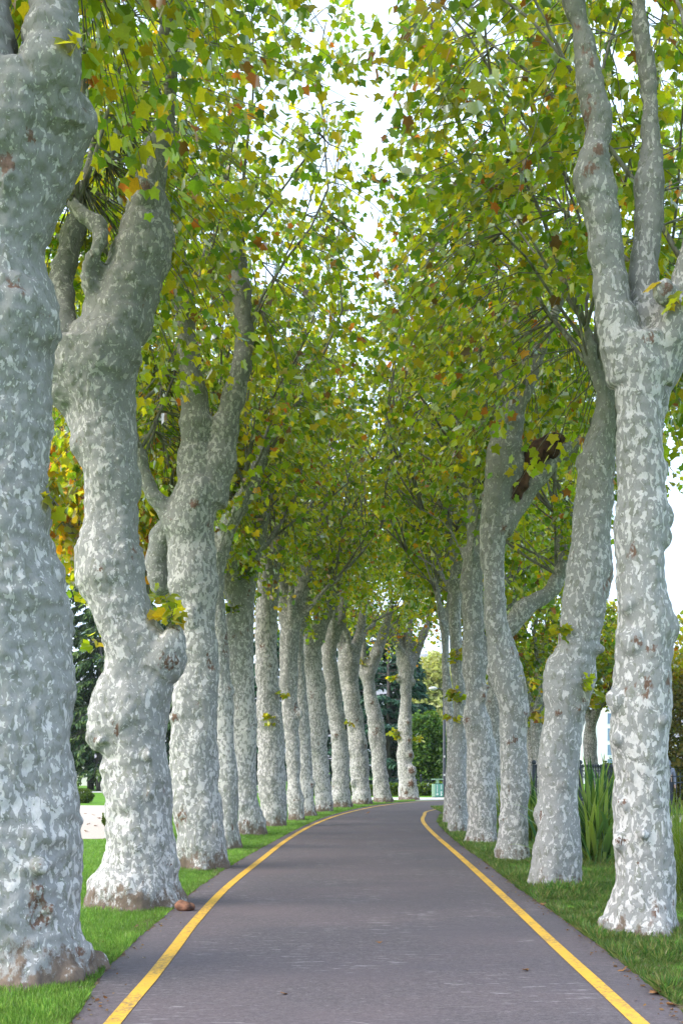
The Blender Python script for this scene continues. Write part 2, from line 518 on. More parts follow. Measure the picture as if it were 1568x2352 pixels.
# ------------------------------------------------------------------ plane trees
def grow_crown(root, tips, rs, X0, Y0, side, nleaf, tpl, R=3.1, zlow=5.2, ztop=15.0, lsize=.17, palette=None, spread=1.0, free=False, zclear=0.):
    """shoots rise from the knobs of the pollard, twigs leave the shoots, leaves sit on the twigs"""
    wood = MB()
    LP, LT = [], []
    shoots = []
    def inside(p):
        h = (p[2] - zlow) / (ztop - zlow)
        if h > 1: return False
        rr = R * (.72 + .5 * math.sin(math.pi * min(max(h, 0), 1)) ** .8) if not free else R * max(.15, math.sin(math.pi * min(max(h * .9 + .08, 0), 1))) ** .7
        if (p[0] - X0) ** 2 + (p[1] - Y0) ** 2 > rr * rr * 1.15: return False
        if side and p[1] < 38:
            cx = float(centre_x(p[1]))
            if side < 0 and p[0] > cx + .75 + .35 * math.sin(p[1] * 2.1): return False
            if side > 0 and p[0] < cx - .05 + .3 * math.sin(p[1] * 1.7): return False
        return True
    for tp, tr, tdir in tips:
        ns = int(rs.randint(3, 6))
        for i in range(ns):
            az = rs.uniform(0, 2 * math.pi)
            sp = rs.uniform(.15, 1.25) * spread
            d = np.array([math.cos(az) * sp, math.sin(az) * sp, 1.0]) + np.array(tdir) * .45 + np.array([-.28 * side, 0, 0])
            d /= np.linalg.norm(d)
            L = min(rs.uniform(3.0, 6.5), max(1.2, (ztop - tp[2]) / max(d[2], .3)))
            r0 = min(tr * .6, rs.uniform(.014, .036))
            p = np.array(tp) + rs.normal(0, max(tr, .03) * .5, 3)
            pts = [p.copy()]
            st = L / 8
            for k in range(8):
                d = d + rs.normal(0, .10, 3) + np.array([0, 0, .03])
                d /= np.linalg.norm(d)
                q = p + d * st
                if k > 1 and (not inside(q) or (side and p[1] < 38 and -side * (q[0] - float(centre_x(q[1]))) > -.35)):
                    d[0] *= -.2; d[1] *= .3; d[2] = abs(d[2]) + .25
                    d /= np.linalg.norm(d); q = p + d * st
                    if not inside(q): break
                p = q
                pts.append(p.copy())
            if len(pts) > 2:
                rad = [r0 * (1 - .8 * k / (len(pts) - 1)) for k in range(len(pts))]
                wood.tube(pts, rad, 5)
                shoots.append(pts)
    # twigs: reach from the nearest shoot to points spread through the crown
    if not shoots: return
    SP = np.array([s_[i] + (s_[min(i + 1, len(s_) - 1)] - s_[i]) * f for s_ in shoots for i in range(1, len(s_)) for f in (0, .5)])
    nper = 14
    ntw = max(1, int(nleaf / nper))
    made = 0
    tries = 0
    off = Vector((X0 * 3.1, Y0 * 1.7, 0))
    while made < ntw and tries < ntw * 14:
        tries += 1
        g = np.array([X0 + rs.uniform(-1.25, 1.25) * R, Y0 + rs.uniform(-1.1, 1.1) * R, zlow + (ztop - zlow) * rs.uniform(0, 1) ** 1.25])
        if not inside(g): continue
        if g[2] < zclear and g[1] < Y0 + .5 and -1.7 < (g[0] - X0) < 1.3: continue
        if side and g[2] < zlow + .75 * max(0, -side * (g[0] - X0) - .5): continue
        if side and g[1] < 38:
            lim = (float(centre_x(g[1])) - g[0]) * -side + .7
            if rs.rand() > .04 + .42 * max(0, lim): continue
        if side and rs.rand() < .04 * (g[2] - 8): continue
        if noise.noise(Vector(g) * .75 + off) < -.08: continue
        dist = np.linalg.norm(SP - g - np.array([0, 0, .25]), axis=1)
        i = int(np.argmin(dist))
        if dist[i] > (2.6): continue
        b = SP[i]
        made += 1
        v = g - b
        L = max(.5, np.linalg.norm(v))
        if np.linalg.norm(v) < .45:
            v = rs.normal(0, 1, 3); v[2] *= .4; v *= .6 / np.linalg.norm(v)
        sag = np.array([0, 0, .10 * L])
        pts = [b, b + v * .33 + sag, b + v * .68 + sag * .9, b + v]
        d = v / np.linalg.norm(v)
        if made % 2 == 0 or L > 1: wood.tube(pts, [.010, .008, .0055, .003], 3, False)
        for k in range(nper):
            t = rs.uniform(.25, 1.0) ** .7 * 2.999
            j = int(t)
            q = pts[j] + (pts[j + 1] - pts[j]) * (t - j)
            o = rs.normal(0, 1, 3); o /= np.linalg.norm(o)
            LP.append(q + o * rs.uniform(.03, .24))
            LT.append(np.array([o[0] + d[0] * .5, o[1] + d[1] * .5, o[2] * .4 - rs.uniform(.1, 1.2)]))
    P, T = np.array(LP), np.array(LT)
    n = len(P)
    N = rs.normal(0, .75, (n, 3)) + np.array([0, -.1, .9])
    S = rs.uniform(.6, 1.25, n) * lsize
    C = leaf_colors(n, rs, palette) if palette is not None else leaf_colors(n, rs)
    link_mesh('branchwork', wood.mesh('branchwork'), M['twig'], root, True)
    leaves('crown', P, T, N, S, C, tpl, M['leaf'], root, rs)

def remeshed(name, mb, voxel, smooth, parent, mat, scars=(), disp=.02, foot=True, seed=0, mats=None):
    me0 = mb.mesh('tmp')
    tmp = bpy.data.objects.new('tmp', me0)
    COL.objects.link(tmp)
    rm = tmp.modifiers.new('r', 'REMESH'); rm.mode = 'VOXEL'; rm.voxel_size = voxel
    sm = tmp.modifiers.new('s', 'SMOOTH'); sm.iterations = smooth; sm.factor = .5
    dg = bpy.context.evaluated_depsgraph_get()
    me = bpy.data.meshes.new_from_object(tmp.evaluated_get(dg))
    bpy.data.objects.remove(tmp); bpy.data.meshes.remove(me0)
    me.name = name
    n = len(me.vertices)
    a = np.empty(n * 3, np.float32); me.vertices.foreach_get('co', a); a = a.reshape(-1, 3)
    nr = np.empty(n * 3, np.float32); me.vertices.foreach_get('normal', nr); nr = nr.reshape(-1, 3)
    off = Vector((seed * 13.7, seed * 5.1, 0))
    dd = np.empty(n, np.float32)
    for i in range(n):
        p = Vector(a[i])
        dd[i] = disp * (1.5 * noise.noise(Vector((p.x * 1.5, p.y * 1.5, p.z * 1.25)) + off)
                        + 1.1 * noise.noise(Vector((p.x * 3.4, p.y * 3.4, p.z * 3.0)) + off)
                        + .75 * noise.noise(Vector((p.x * 3.5, p.y * 3.5, p.z * 10)) + off) * max(0, noise.noise(p * .9 + off) + .35)
                        + .42 * noise.noise(p * 15 + off) - .28 * max(0, .32 - abs(noise.noise(Vector((p.x * 2.6, p.y * 2.6, p.z * 6.5)) + off))) )
    sc = np.zeros(n, np.float32)
    for c, r, s in scars:
        q = np.linalg.norm(a - np.array(c, np.float32), axis=1) / r
        sc = np.maximum(sc, s * np.clip(1.25 - q * .8, 0, 1))
    a2 = a + nr * (dd - .35 * disp * sc)[:, None]
    me.vertices.foreach_set('co', a2.ravel())
    at_ = me.attributes.new('scar', 'FLOAT', 'POINT'); at_.data.foreach_set('value', sc)
    ft = (foot * np.clip(1 - a[:, 2] / .55, 0, 1)).astype(np.float32) if foot else np.zeros(n, np.float32)
    at2 = me.attributes.new('foot', 'FLOAT', 'POINT'); at2.data.foreach_set('value', ft)
    me.update()
    return link_mesh(name, me, mat, parent, True)

TREES = {}
GL, GR = 'plane trees lining the left side of the road', 'plane trees lining the right side of the road'

def plane_tree(key, yb, prof, limbs, burls, label, side, nleaf=5200, knobs=9, extra_tips=(), R=3.1, zlow=5.4, hi=True, flare=.0, pal=None, zclear=7.2, autol=3, dome=1.0):
    seed = sum(ord(c) * (i + 3) for i, c in enumerate(key))
    rs = np.random.RandomState(seed)
    d0 = H * F / (yb - YH)
    wm = sorted(xr - xl for y, xl, xr in prof)[len(prof) // 2]
    r = .5 * wm * d0 / F
    dc = d0 + r
    b0 = at((prof[0][1] + prof[0][2]) / 2, prof[0][0], dc)
    root = empty('plane_tree', (b0.x, dc, 0), label, 'tree', GL if side < 0 else GR)
    mb = MB()
    # trunk: rings follow the traced outline
    rows = catmull(prof, 6)
    nseg = 28
    base = len(mb.v)
    rings = 0
    zs = []
    ph = rs.uniform(0, 6.28, 6)
    low = at(0, rows[0][0], dc).z
    rows = [np.array([YH + (H + .18) * F / dc, rows[0][1] - wm * .03, rows[0][2] + wm * .03])] + [q for q in rows if H - (q[0] - YH) * dc / F > -.12]
    for y, xl, xr in rows:
        c = at((xl + xr) / 2, y, dc)
        rr = (xr - xl) / 2 * dc / F
        fl = math.exp(-max(c.z, 0) / .22)
        for k in range(nseg):
            th = 2 * math.pi * k / nseg
            m = 1 + .035 * math.sin(2 * th + ph[0] + c.z * .6) + .025 * math.sin(3 * th + ph[1] - c.z * .8)
            m += fl * (.12 + .12 * math.sin(5 * th + ph[2]) + .08 * math.sin(3 * th + ph[3])) * (.45 + .55 * abs(math.sin(th)))
            mb.v.append((c.x + rr * m * math.cos(th), c.y + rr * m * math.sin(th) * .97, c.z))
        rings += 1
    for i in range(rings - 1):
        for k in range(nseg):
            k2 = (k + 1) % nseg
            mb.f.append((base + i * nseg + k, base + i * nseg + k2, base + (i + 1) * nseg + k2, base + (i + 1) * nseg + k))
    mb.f.append(tuple(base + k for k in reversed(range(nseg))))
    e = base + (rings - 1) * nseg
    top = [Vector(q) for q in mb.v[e:e + nseg]]
    tc = sum(top, Vector()) / nseg
    for sc_, up in ((.93, .16), (.76, .32), (.5, .45), (.2, .52)):      # rounded shoulder under the limbs
        b1 = len(mb.v)
        for q in top:
            w_ = tc + (q - tc) * sc_
            mb.v.append((w_.x, w_.y, w_.z + up * rr * dome))
        for k in range(nseg):
            k2 = (k + 1) % nseg
            mb.f.append((e + k, e + k2, b1 + k2, b1 + k))
        e = b1
    mb.f.append(tuple(e + k for k in range(nseg)))
    tips = []
    rr_top = (prof[-1][2] - prof[-1][1]) / 2 * dc / F
    topz = at(0, prof[-1][0], dc).z
    for lb in limbs:
        cast = [list(q) + [0.] * (4 - len(q)) for q in lb]
        cr = catmull([(x, y, w, o) for x, y, w, o in cast], 4)
        pts, rad = [], []
        for x, y, w, o in cr:
            pts.append(at(x, y, dc) + Vector((0, o, 0)))
            rad.append(max(.016, w / 2 * dc / F) * (1 + .07 * math.sin(len(pts) * 1.9 + ph[4])))
        mb.tube(pts, rad, 14)
        if lb[-1][1] > 1300 and rad[-1] > .08: continue
        dr = (pts[-1] - pts[-3]).normalized()
        tips.append((tuple(pts[-1]), rad[-1], tuple(dr)))
        # pollard knuckle where the shoots break out
        mb.ball(pts[-1], rad[-1] * 1.25, 10, (1, 1, 1.2))
        if zclear > 8.2: continue
        mid = pts[len(pts) * 2 // 3]
        tips.append((tuple(mid), rad[len(pts) * 2 // 3] * .8, (0, 0, .5)))
    tc0 = at((prof[-1][1] + prof[-1][2]) / 2, prof[-1][0], dc)
    for k in range(autol):          # further limbs of the pollard head
        az = rs.uniform(0, 6.283)
        q = tc0 + Vector((math.cos(az), math.sin(az), 0)) * rr_top * .35 - Vector((0, 0, .25))
        dv = Vector((math.cos(az) * .45, math.sin(az) * .45, 1))
        r0 = min(.16, rr_top * .5) * rs.uniform(.75, 1.05)
        pts, rad = [q.copy()], [r0]
        n_ = int(rs.randint(7, 10))
        for j in range(n_):
            dv += Vector(rs.normal(0, .22, 3)); dv.z = max(dv.z, .7)
            q = q + dv.normalized() * .46
            pts.append(q.copy()); rad.append(r0 * (1 - .62 * (j + 1) / n_) * (1 + .12 * math.sin(j * 2.3 + az)))
        mb.tube(pts, rad, 12)
        for j in (4, n_):
            mb.ball(pts[j], rad[j] * 1.35, 8)
            tips.append((tuple(pts[j]), rad[j], tuple(dv.normalized())))
    for x, y in extra_tips:
        tips.append((tuple(at(x, y, dc)), .08, (0, 0, 1)))
    scars = []
    for bq in burls:
        x, y, rp = bq[:3]
        o = bq[3] if len(bq) > 3 else 0.
        s = bq[4] if len(bq) > 4 else .55
        rr = rp * dc / F
        c = at(x, y, dc) + Vector((0, o * r, 0))
        ax = at(np.interp(-y, [-q[0] for q in prof], [(q[1] + q[2]) / 2 for q in prof]), y, dc)
        if y > prof[-1][0]: c += (ax - c).normalized() * rr * .38; rr *= 1.12
        mb.ball(c, rr * .95, 12, (1, 1, 1.25))
        for q in range(3):
            mb.ball(c + Vector(rs.uniform(-.45, .45, 3)) * rr, rr * rs.uniform(.45, .75), 8)
        scars.append((tuple(c + Vector((0, -rr * .8, 0))), rr * .8, s))
    for k in range(7):              # root toes
        th = rs.uniform(0, 6.283)
        rb = (prof[1][2] - prof[1][1]) / 2 * dc / F
        cb = at((prof[1][1] + prof[1][2]) / 2, prof[1][0], dc)
        kr = rs.uniform(.14, .24) * rb
        c = Vector((cb.x + rb * .92 * math.cos(th), dc + rb * .92 * math.sin(th), rs.uniform(-.02, .05)))
        mb.ball(c, kr, 10, (1.1, 1.1, rs.uniform(.8, 1.5)))
        scars.append((tuple(c), kr * 1.2, rs.uniform(.2, .6)))
    # small knobs scattered over the trunk, more of them low down
    ys = [q[0] for q in prof]
    for k in range(knobs):
        u = rs.uniform(0, 1) ** 1.5
        y = ys[0] + (ys[-1] - ys[0]) * u
        xl = np.interp(-y, [-q[0] for q in prof], [q[1] for q in prof]); xr = np.interp(-y, [-q[0] for q in prof], [q[2] for q in prof])
        th = rs.uniform(-2.9, .1) if rs.rand() < .8 else rs.uniform(0, 3.1)
        rr = (xr - xl) / 2 * dc / F
        c = at((xl + xr) / 2, y, dc) + Vector((rr * .97 * math.cos(th), rr * .95 * math.sin(th), 0))
        if c.z < .25: continue
        kr = rs.uniform(.028, .075) * min(1, .55 + rr)
        c = c + (at((xl + xr) / 2, y, dc) - c).normalized() * kr * .35
        for q in range(3):
            mb.ball(c + Vector(rs.normal(0, kr * .45, 3)), kr * rs.uniform(.6, 1.0), 8, (1, 1, rs.uniform(.8, 1.3)))
        scars.append((tuple(c), kr * 1.1, rs.uniform(.1, .6)))
    for k in range(5):
        y = ys[0] + (ys[-1] - ys[0]) * rs.uniform(0, 1)
        xl = np.interp(-y, [-q[0] for q in prof], [q[1] for q in prof]); xr = np.interp(-y, [-q[0] for q in prof], [q[2] for q in prof])
        th = rs.uniform(-2.8, -.3)
        rr = (xr - xl) / 2 * dc / F
        scars.append((tuple(at((xl + xr) / 2, y, dc) + Vector((rr * math.cos(th), rr * math.sin(th), 0))), rs.uniform(.05, .13), rs.uniform(.25, .6)))
    vox = min(.06, max(.021, .0023 * dc))
    pale_bias = {'L1': -.062, 'L2': -.022, 'L3': 0., 'R1': -.025, 'R2': -.035}.get(key, .022 if side < 0 else -.008)
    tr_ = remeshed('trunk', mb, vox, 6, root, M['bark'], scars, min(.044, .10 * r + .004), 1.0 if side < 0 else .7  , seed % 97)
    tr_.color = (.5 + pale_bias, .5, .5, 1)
    far = dc > 27
    grow_crown(root, tips, rs, root.location.x, dc, side, int(nleaf * (1.2 if far else 1.5)), TPL_LO if far else TPL_HI, R, zlow, 13.2, .128 if far else .122, pal, zclear=zclear)
    TREES[key] = (root, dc, r)
    return root

plane_tree('L1', 2270,
    [(2290, -112, 240), (2262, -108, 228), (2200, -104, 212), (2080, -114, 198), (1900, -126, 178), (1750, -136, 162), (1600, -142, 150), (1480, -142, 152), (1400, -146, 158), (1310, -150, 140),
     (1200, -150, 114), (1000, -150, 104), (850, -150, 106), (760, -150, 126), (700, -150, 120), (600, -150, 100), (520, -150, 122), (440, -150, 158), (350, -140, 196), (280, -140, 212), (235, -136, 206)],
    [[(140, 320, 150, -.2), (146, 220, 136, -.34), (152, 130, 120, -.32), (158, 0, 108, -.2), (170, -150, 92), (205, -330, 70)],
     [(0, 320, 150, -.2), (0, 220, 136, -.34), (0, 140, 116, -.32), (-8, 60, 100, -.2), (-30, -60, 90), (-90, -280, 76)],
     [(72, 170, 34, .1), (86, 60, 28, .1), (104, -80, 24, .1)]],
    [(212, 290, 34, -.2, .9), (136, 1385, 42), (126, 755, 30, -.2), (60, 450, 36, -.85, .9), (110, 380, 30, -.75, .9), (200, 2180, 42, -.2, .8), (150, 2080, 24, -.8), (120, 2040, 22, -.85), (130, 1980, 18, -.9)],
    'thickest mottled plane trunk, nearest on the left and cut by the frame edge', -1, 4200, 12, zlow=6.6, zclear=9.5, autol=0, dome=.25)

plane_tree('L2', 2090,
    [(2098, 204, 432), (2070, 207, 424), (2035, 208, 418), (1980, 236, 412), (1900, 245, 400), (1800, 241, 394), (1720, 234, 390), (1660, 208, 390), (1610, 214, 389), (1550, 238, 388), (1480, 234, 384), (1400, 213, 350),
     (1330, 187, 334), (1270, 180, 326), (1200, 193, 320), (1110, 189, 311), (1040, 172, 305), (960, 156, 300), (900, 131, 300), (850, 112, 308), (800, 108, 318)],
    [[(222, 960, 90, .0), (216, 880, 158, -.03), (238, 815, 168, -.06), (266, 750, 158), (300, 660, 152), (330, 575, 130), (338, 500, 100), (346, 430, 78), (362, 350, 66), (385, 280, 46), (390, 150, 36), (385, 0, 32), (380, -160, 26)],
     [(186, 960, 60, .0), (166, 880, 112, -.05), (148, 800, 92, -.03), (138, 735, 72, .1), (124, 640, 60, .4), (130, 540, 56, .5), (150, 440, 50, .6), (170, 330, 40, .7), (182, 200, 34, .8)],
     [(225, 720, 40, -.2), (216, 650, 38, -.3), (240, 590, 36, -.3), (236, 540, 38, -.2), (205, 515, 34, -.15), (172, 480, 28, -.1)],
     [(360, 1530, 100, -.1), (395, 1490, 62, -.15), (412, 1455, 40, -.15)]],
    [(232, 1655, 36, -.2, .4), (225, 1700, 24, -.5), (200, 1275, 38, -.1, .3), (182, 1028, 26, -.3), (402, 1520, 34, -.2, .9), (408, 1450, 16, -.2, .9), (345, 465, 30, -.6, 1.), (220, 2035, 24, -.3), (405, 1985, 26, -.3), (355, 1820, 14, -.9), (330, 1960, 16, -.95)],
    'stout plane tree with a twisted upper stem and lumpy left flank, beside a reddish root', -1, 5200, 12, zlow=5.6, zclear=8.6, autol=0, dome=.3)

plane_tree('L3', 2000,
    [(2004, 414, 528), (1960, 406, 526), (1900, 400, 516), (1800, 397, 502), (1700, 396, 498), (1600, 397, 498), (1500, 412, 500), (1420, 410, 499), (1340, 388, 497), (1260, 390, 492), (1205, 378, 494), (1150, 390, 506), (1120, 400, 516)],
    [[(440, 1160, 98), (446, 1050, 84), (450, 950, 68), (440, 850, 54), (425, 740, 42), (415, 640, 36), (410, 480, 26)],
     [(482, 1160, 84), (506, 1050, 76), (526, 960, 62), (546, 870, 50), (560, 780, 45), (555, 680, 38), (545, 560, 30)],
     [(400, 1170, 60, .2), (366, 1215, 58, .5), (350, 1290, 58, .6), (360, 1350, 44, .6)],
     [(400, 1190, 60), (356, 1145, 40, -.1), (336, 1090, 32, -.1), (316, 1020, 24, -.1), (306, 950, 18, -.1)]],
    [(390, 1200, 24, -.3), (402, 1650, 14, -.5, .9), (462, 1965, 20, -.9, .7), (500, 1900, 14, -.7), (440, 1420, 26, -.7, .4), (455, 1170, 18, -.9, .9)],
    'pale plane tree, third back on the left, splitting into two parallel stems', -1, 5600, 10, autol=0)

plane_tree('L4', 1951,
    [(1953, 492, 556), (1900, 490, 548), (1800, 488, 546), (1700, 486, 538), (1600, 482, 532), (1480, 479, 524), (1350, 478, 516), (1280, 480, 512)],
    [[(497, 1310, 40), (520, 1220, 45), (550, 1160, 44), (580, 1105, 38), (605, 1040, 30)], [(488, 1300, 34), (482, 1180, 28), (478, 1060, 22)]],
    [(530, 1585, 14, -.3, .6), (540, 1900, 14, -.4, .7)],
    'plane trunk mostly hidden behind the pale split-stemmed one, only a narrow strip showing', -1, 5200, 10)

plane_tree('L5', 1920,
    [(1922, 543, 610), (1890, 546, 604), (1840, 545, 592), (1750, 536, 588), (1650, 533, 587), (1550, 526, 585), (1450, 517, 583), (1400, 520, 583), (1350, 524, 578)],
    [[(538, 1370, 44), (526, 1285, 34), (515, 1180, 25)], [(562, 1370, 46), (582, 1290, 35), (602, 1190, 26)]],
    [(582, 1665, 12, -.3, .7), (604, 1890, 10, -.2, .7), (560, 1850, 10, -.9)],
    'plane tree with a bushy tuft of leaves at its fork, fifth back on the left', -1, 5200, 10)

plane_tree('L6', 1900,
    [(1902, 600, 662), (1850, 597, 660), (1780, 592, 658), (1700, 590, 655), (1600, 588, 640), (1500, 586, 636), (1400, 589, 636), (1310, 590, 640)],
    [[(616, 1330, 46), (636, 1240, 40), (656, 1170, 32), (676, 1110, 26), (692, 1030, 20)], [(604, 1330, 36), (600, 1220, 28), (600, 1110, 20)]],
    [(640, 1655, 12, -.6, .6), (600, 1760, 10, -.6)],
    'broad mottled plane trunk with a small yellow sprig, sixth back on the left', -1, 5000, 9)

plane_tree('L7', 1886,
    [(1888, 662, 702), (1840, 660, 698), (1780, 657, 692), (1700, 652, 688), (1600, 643, 685), (1500, 641, 685), (1420, 645, 688)],
    [[(670, 1440, 44), (692, 1345, 42), (722, 1270, 35), (738, 1215, 28), (746, 1140, 22)], [(655, 1430, 30), (646, 1320, 24), (640, 1220, 18)]],
    [(690, 1640, 9, -.4, .6), (694, 1840, 9, -.4, .6)],
    'plane tree on the left whose single strong limb swings up to the right', -1, 5000, 8)

plane_tree('L8', 1876,
    [(1878, 690, 730), (1830, 688, 722), (1700, 680, 713), (1600, 673, 706), (1500, 670, 698), (1420, 672, 698)],
    [[(682, 1440, 26), (676, 1340, 22), (670, 1260, 16)], [(690, 1440, 26), (706, 1350, 20), (716, 1270, 16)]],
    [(722, 1800, 7, -.3, .6)],
    'narrow plane trunk squeezed in eighth on the left, half hidden by its neighbour', -1, 4800, 7)

plane_tree('L9', 1866,
    [(1868, 724, 767), (1820, 722, 760), (1760, 712, 755), (1700, 704, 752), (1600, 700, 750), (1500, 691, 741), (1450, 693, 744)],
    [[(722, 1475, 46), (746, 1410, 36), (766, 1365, 29), (776, 1300, 22)], [(704, 1465, 34), (698, 1380, 24), (692, 1300, 18)]],
    [(735, 1690, 9, -.8, .5), (745, 1580, 9, -.5, .5)],
    'white-flanked knobby plane trunk with two short limbs, ninth back on the left', -1, 4800, 7, zlow=6.7, zclear=7.0)

plane_tree('L10', 1856,
    [(1858, 764, 809), (1800, 762, 804), (1740, 760, 802), (1680, 756, 796), (1600, 745, 786), (1500, 738, 774), (1455, 742, 776)],
    [[(766, 1475, 30), (775, 1410, 26), (790, 1340, 20)], [(752, 1475, 26), (746, 1390, 20), (742, 1320, 14)]],
    [(796, 1690, 8, -.3, .6), (770, 1690, 9, -.8, .8)],
    'plane trunk leaning slightly left with reddish scabs halfway up, tenth on the left', -1, 4600, 7, zlow=6.7, zclear=7.0)

plane_tree('L11', 1849,
    [(1851, 809, 857), (1800, 806, 850), (1740, 801, 846), (1660, 795, 836), (1600, 786, 826), (1540, 778, 822), (1490, 778, 826)],
    [[(790, 1510, 26), (788, 1450, 20), (782, 1390, 16)], [(812, 1510, 30), (826, 1450, 24), (836, 1385, 18)]],
    [(785, 1520, 9, -.4, .6), (808, 1800, 8, -.8, .6)],
    'wide-forked plane tree, third from the far end of the left row', -1, 4600, 6, zlow=6.7, zclear=7.0)

plane_tree('L12', 1844,
    [(1846, 859, 902), (1800, 857, 893), (1745, 852, 886), (1690, 845, 884), (1655, 842, 880), (1600, 834, 866), (1550, 826, 856)],
    [[(840, 1565, 30), (862, 1505, 27), (882, 1450, 22), (900, 1390, 16)], [(832, 1555, 20), (834, 1480, 14), (832, 1420, 12)]],
    [(850, 1650, 10, -.6, .4), (868, 1500, 8, -.9, .7)],
    'white plane tree with a dogleg bend, last but one in the left row', -1, 4400, 6, zlow=6.7, zclear=7.0)

plane_tree('L13', 1838,
    [(1840, 916, 966), (1805, 915, 956), (1750, 913, 946), (1700, 912, 946), (1650, 916, 944), (1600, 920, 944), (1550, 916, 950), (1505, 912, 950)],
    [[(922, 1525, 24), (910, 1460, 18), (904, 1390, 13)], [(934, 1525, 26), (938, 1440, 19), (940, 1360, 14)], [(944, 1530, 24), (966, 1470, 18), (986, 1420, 15), (990, 1355, 11)]],
    [(914, 1560, 9, -.2, .4), (948, 1565, 9, -.2, .4), (945, 1800, 12, -.75, 1.), (946, 1770, 11, -.75, 1.), (944, 1735, 9, -.7, 1.), (940, 1700, 8, -.7, .9), (930, 1820, 10, -.9, .9), (936, 1660, 8, -.7, .8)],
    'last plane tree of the left row, standing alone at the bend, reddish bark below', -1, 4200, 6, zlow=6.2, zclear=6.6, pal=(.10, .18, .24, .18, .12, .08, .07, .03))

plane_tree('R1', 2152,
    [(2168, 1388, 1568), (2130, 1392, 1556), (2060, 1400, 1544), (1980, 1405, 1539), (1900, 1407, 1535), (1800, 1404, 1534), (1700, 1402, 1533), (1600, 1408, 1533), (1500, 1415, 1538), (1440, 1418, 1546), (1350, 1412, 1534),
     (1270, 1408, 1528), (1180, 1410, 1534), (1090, 1410, 1530), (1000, 1410, 1524), (900, 1413, 1525), (830, 1408, 1534), (785, 1402, 1548)],
    [[(1446, 880, 90), (1428, 790, 100), (1408, 705, 90), (1398, 620, 77), (1386, 530, 76), (1370, 450, 88), (1360, 400, 92), (1368, 345, 66), (1374, 290, 60), (1356, 200, 56), (1338, 100, 52), (1318, 0, 48), (1290, -150, 40)],
     [(1500, 860, 84), (1504, 780, 92, .1), (1496, 680, 76, .2), (1492, 590, 70, .2), (1500, 500, 66, .2), (1500, 400, 66, .2), (1508, 330, 54, .2), (1506, 260, 44, .2), (1500, 150, 40, .2), (1486, 50, 36, .2), (1476, -60, 30, .2), (1465, -200, 26, .2)],
     [(1505, 880, 84, 0), (1528, 790, 92, -.08), (1558, 690, 84, -.15), (1590, 560, 74, -.2), (1640, 400, 60, -.2)],
     [(1520, 960, 50, .4), (1550, 870, 52, .5), (1600, 780, 44, .6), (1660, 640, 36, .6)],
     [(1470, 770, 40, .5), (1440, 620, 32, .7), (1424, 450, 28, .8), (1420, 300, 24, .8), (1410, 120, 20, .8)]],
    [(1530, 1440, 30, -.2, .3), (1526, 1190, 26, -.1, .3), (1524, 1240, 22, -.3, .3), (1522, 1085, 26, -.1, .3), (1345, 410, 26, -.3, .9), (1362, 375, 22, -.6, 1.), (1506, 700, 26, -1.1, 1.), (1475, 800, 22, -.85, .9),
     (1440, 1480, 26, -.75, .7), (1480, 1500, 20, -.9, .8), (1408, 1930, 20, -.4, .8), (1404, 1610, 20, -.3, .4), (1412, 1840, 16, -.4, .8), (1406, 1700, 14, -.5, .3), (1470, 1990, 10, -1., .6), (1380, 2120, 16, 0, .4), (1425, 1395, 20, -.6, .3)],
    'nearest plane tree on the right, tall pale trunk forking round a dark scar', 1, 4400, 10, zlow=6.6, zclear=9., autol=0, dome=.45)

plane_tree('R2', 2046,
    [(2052, 1208, 1336), (2010, 1217, 1332), (1960, 1224, 1331), (1900, 1228, 1330), (1800, 1235, 1328), (1700, 1240, 1333), (1640, 1249, 1348), (1590, 1246, 1360), (1550, 1248, 1366), (1510, 1262, 1367), (1470, 1284, 1373), (1400, 1291, 1388),
     (1345, 1298, 1400), (1300, 1301, 1400), (1200, 1315, 1405), (1100, 1325, 1411), (1050, 1322, 1412)],
    [[(1370, 1090, 84), (1386, 970, 56), (1392, 860, 44), (1384, 750, 44), (1376, 640, 36), (1378, 500, 28)], [(1346, 1075, 56), (1370, 1010, 38, -.1), (1388, 940, 28, -.1), (1360, 860, 24, -.1), (1340, 760, 20, -.1)],
     [(1392, 1075, 44, .2), (1420, 960, 34, .3), (1440, 840, 26, .3)]],
    [(1266, 1535, 26, -.2, .2), (1296, 1500, 12, -.6, 1.), (1390, 1335, 22, -.1, .3), (1340, 1610, 22, -.5, .7), (1270, 1640, 14, -.8, .9), (1232, 1870, 18, -.3, .8), (1285, 1800, 10, -.95, .6), (1295, 1570, 32, -.5, .3), (1322, 1630, 14, -.9, .8)],
    'plane tree leaning right with a round swelling halfway up, second on the right', 1, 5600, 9, zclear=8., autol=1)

plane_tree('R3', 1976,
    [(1984, 1138, 1214), (1940, 1141, 1214), (1880, 1143, 1214), (1800, 1145, 1214), (1700, 1145, 1213), (1630, 1142, 1214), (1570, 1127, 1208), (1520, 1120, 1196), (1450, 1115, 1172), (1400, 1110, 1163), (1300, 1107, 1160), (1210, 1103, 1160), (1160, 1103, 1168)],
    [[(1134, 1190, 62), (1146, 1110, 72), (1157, 1035, 70), (1166, 970, 66), (1158, 900, 34), (1166, 800, 26), (1186, 700, 22), (1195, 600, 18)],
     [(1172, 1000, 52), (1196, 930, 38), (1216, 870, 32), (1245, 790, 28), (1275, 720, 24), (1298, 655, 20)],
     [(1150, 1220, 56), (1186, 1168, 46), (1226, 1112, 44), (1262, 1064, 38), (1300, 1034, 30), (1350, 1004, 20)]],
    [(1195, 1600, 18, -.2, .5), (1205, 1640, 12, -.2, .9), (1195, 1555, 14, -.3, .7), (1150, 1880, 14, -.4, .6), (1206, 1780, 9, -.4, .6), (1105, 1140, 8, -.2, .8), (1120, 1540, 10, -.2, .7)],
    'plane tree with a rotten hollow limb slanting right, third back on the right', 1, 5400, 9, zclear=8.6, autol=1)

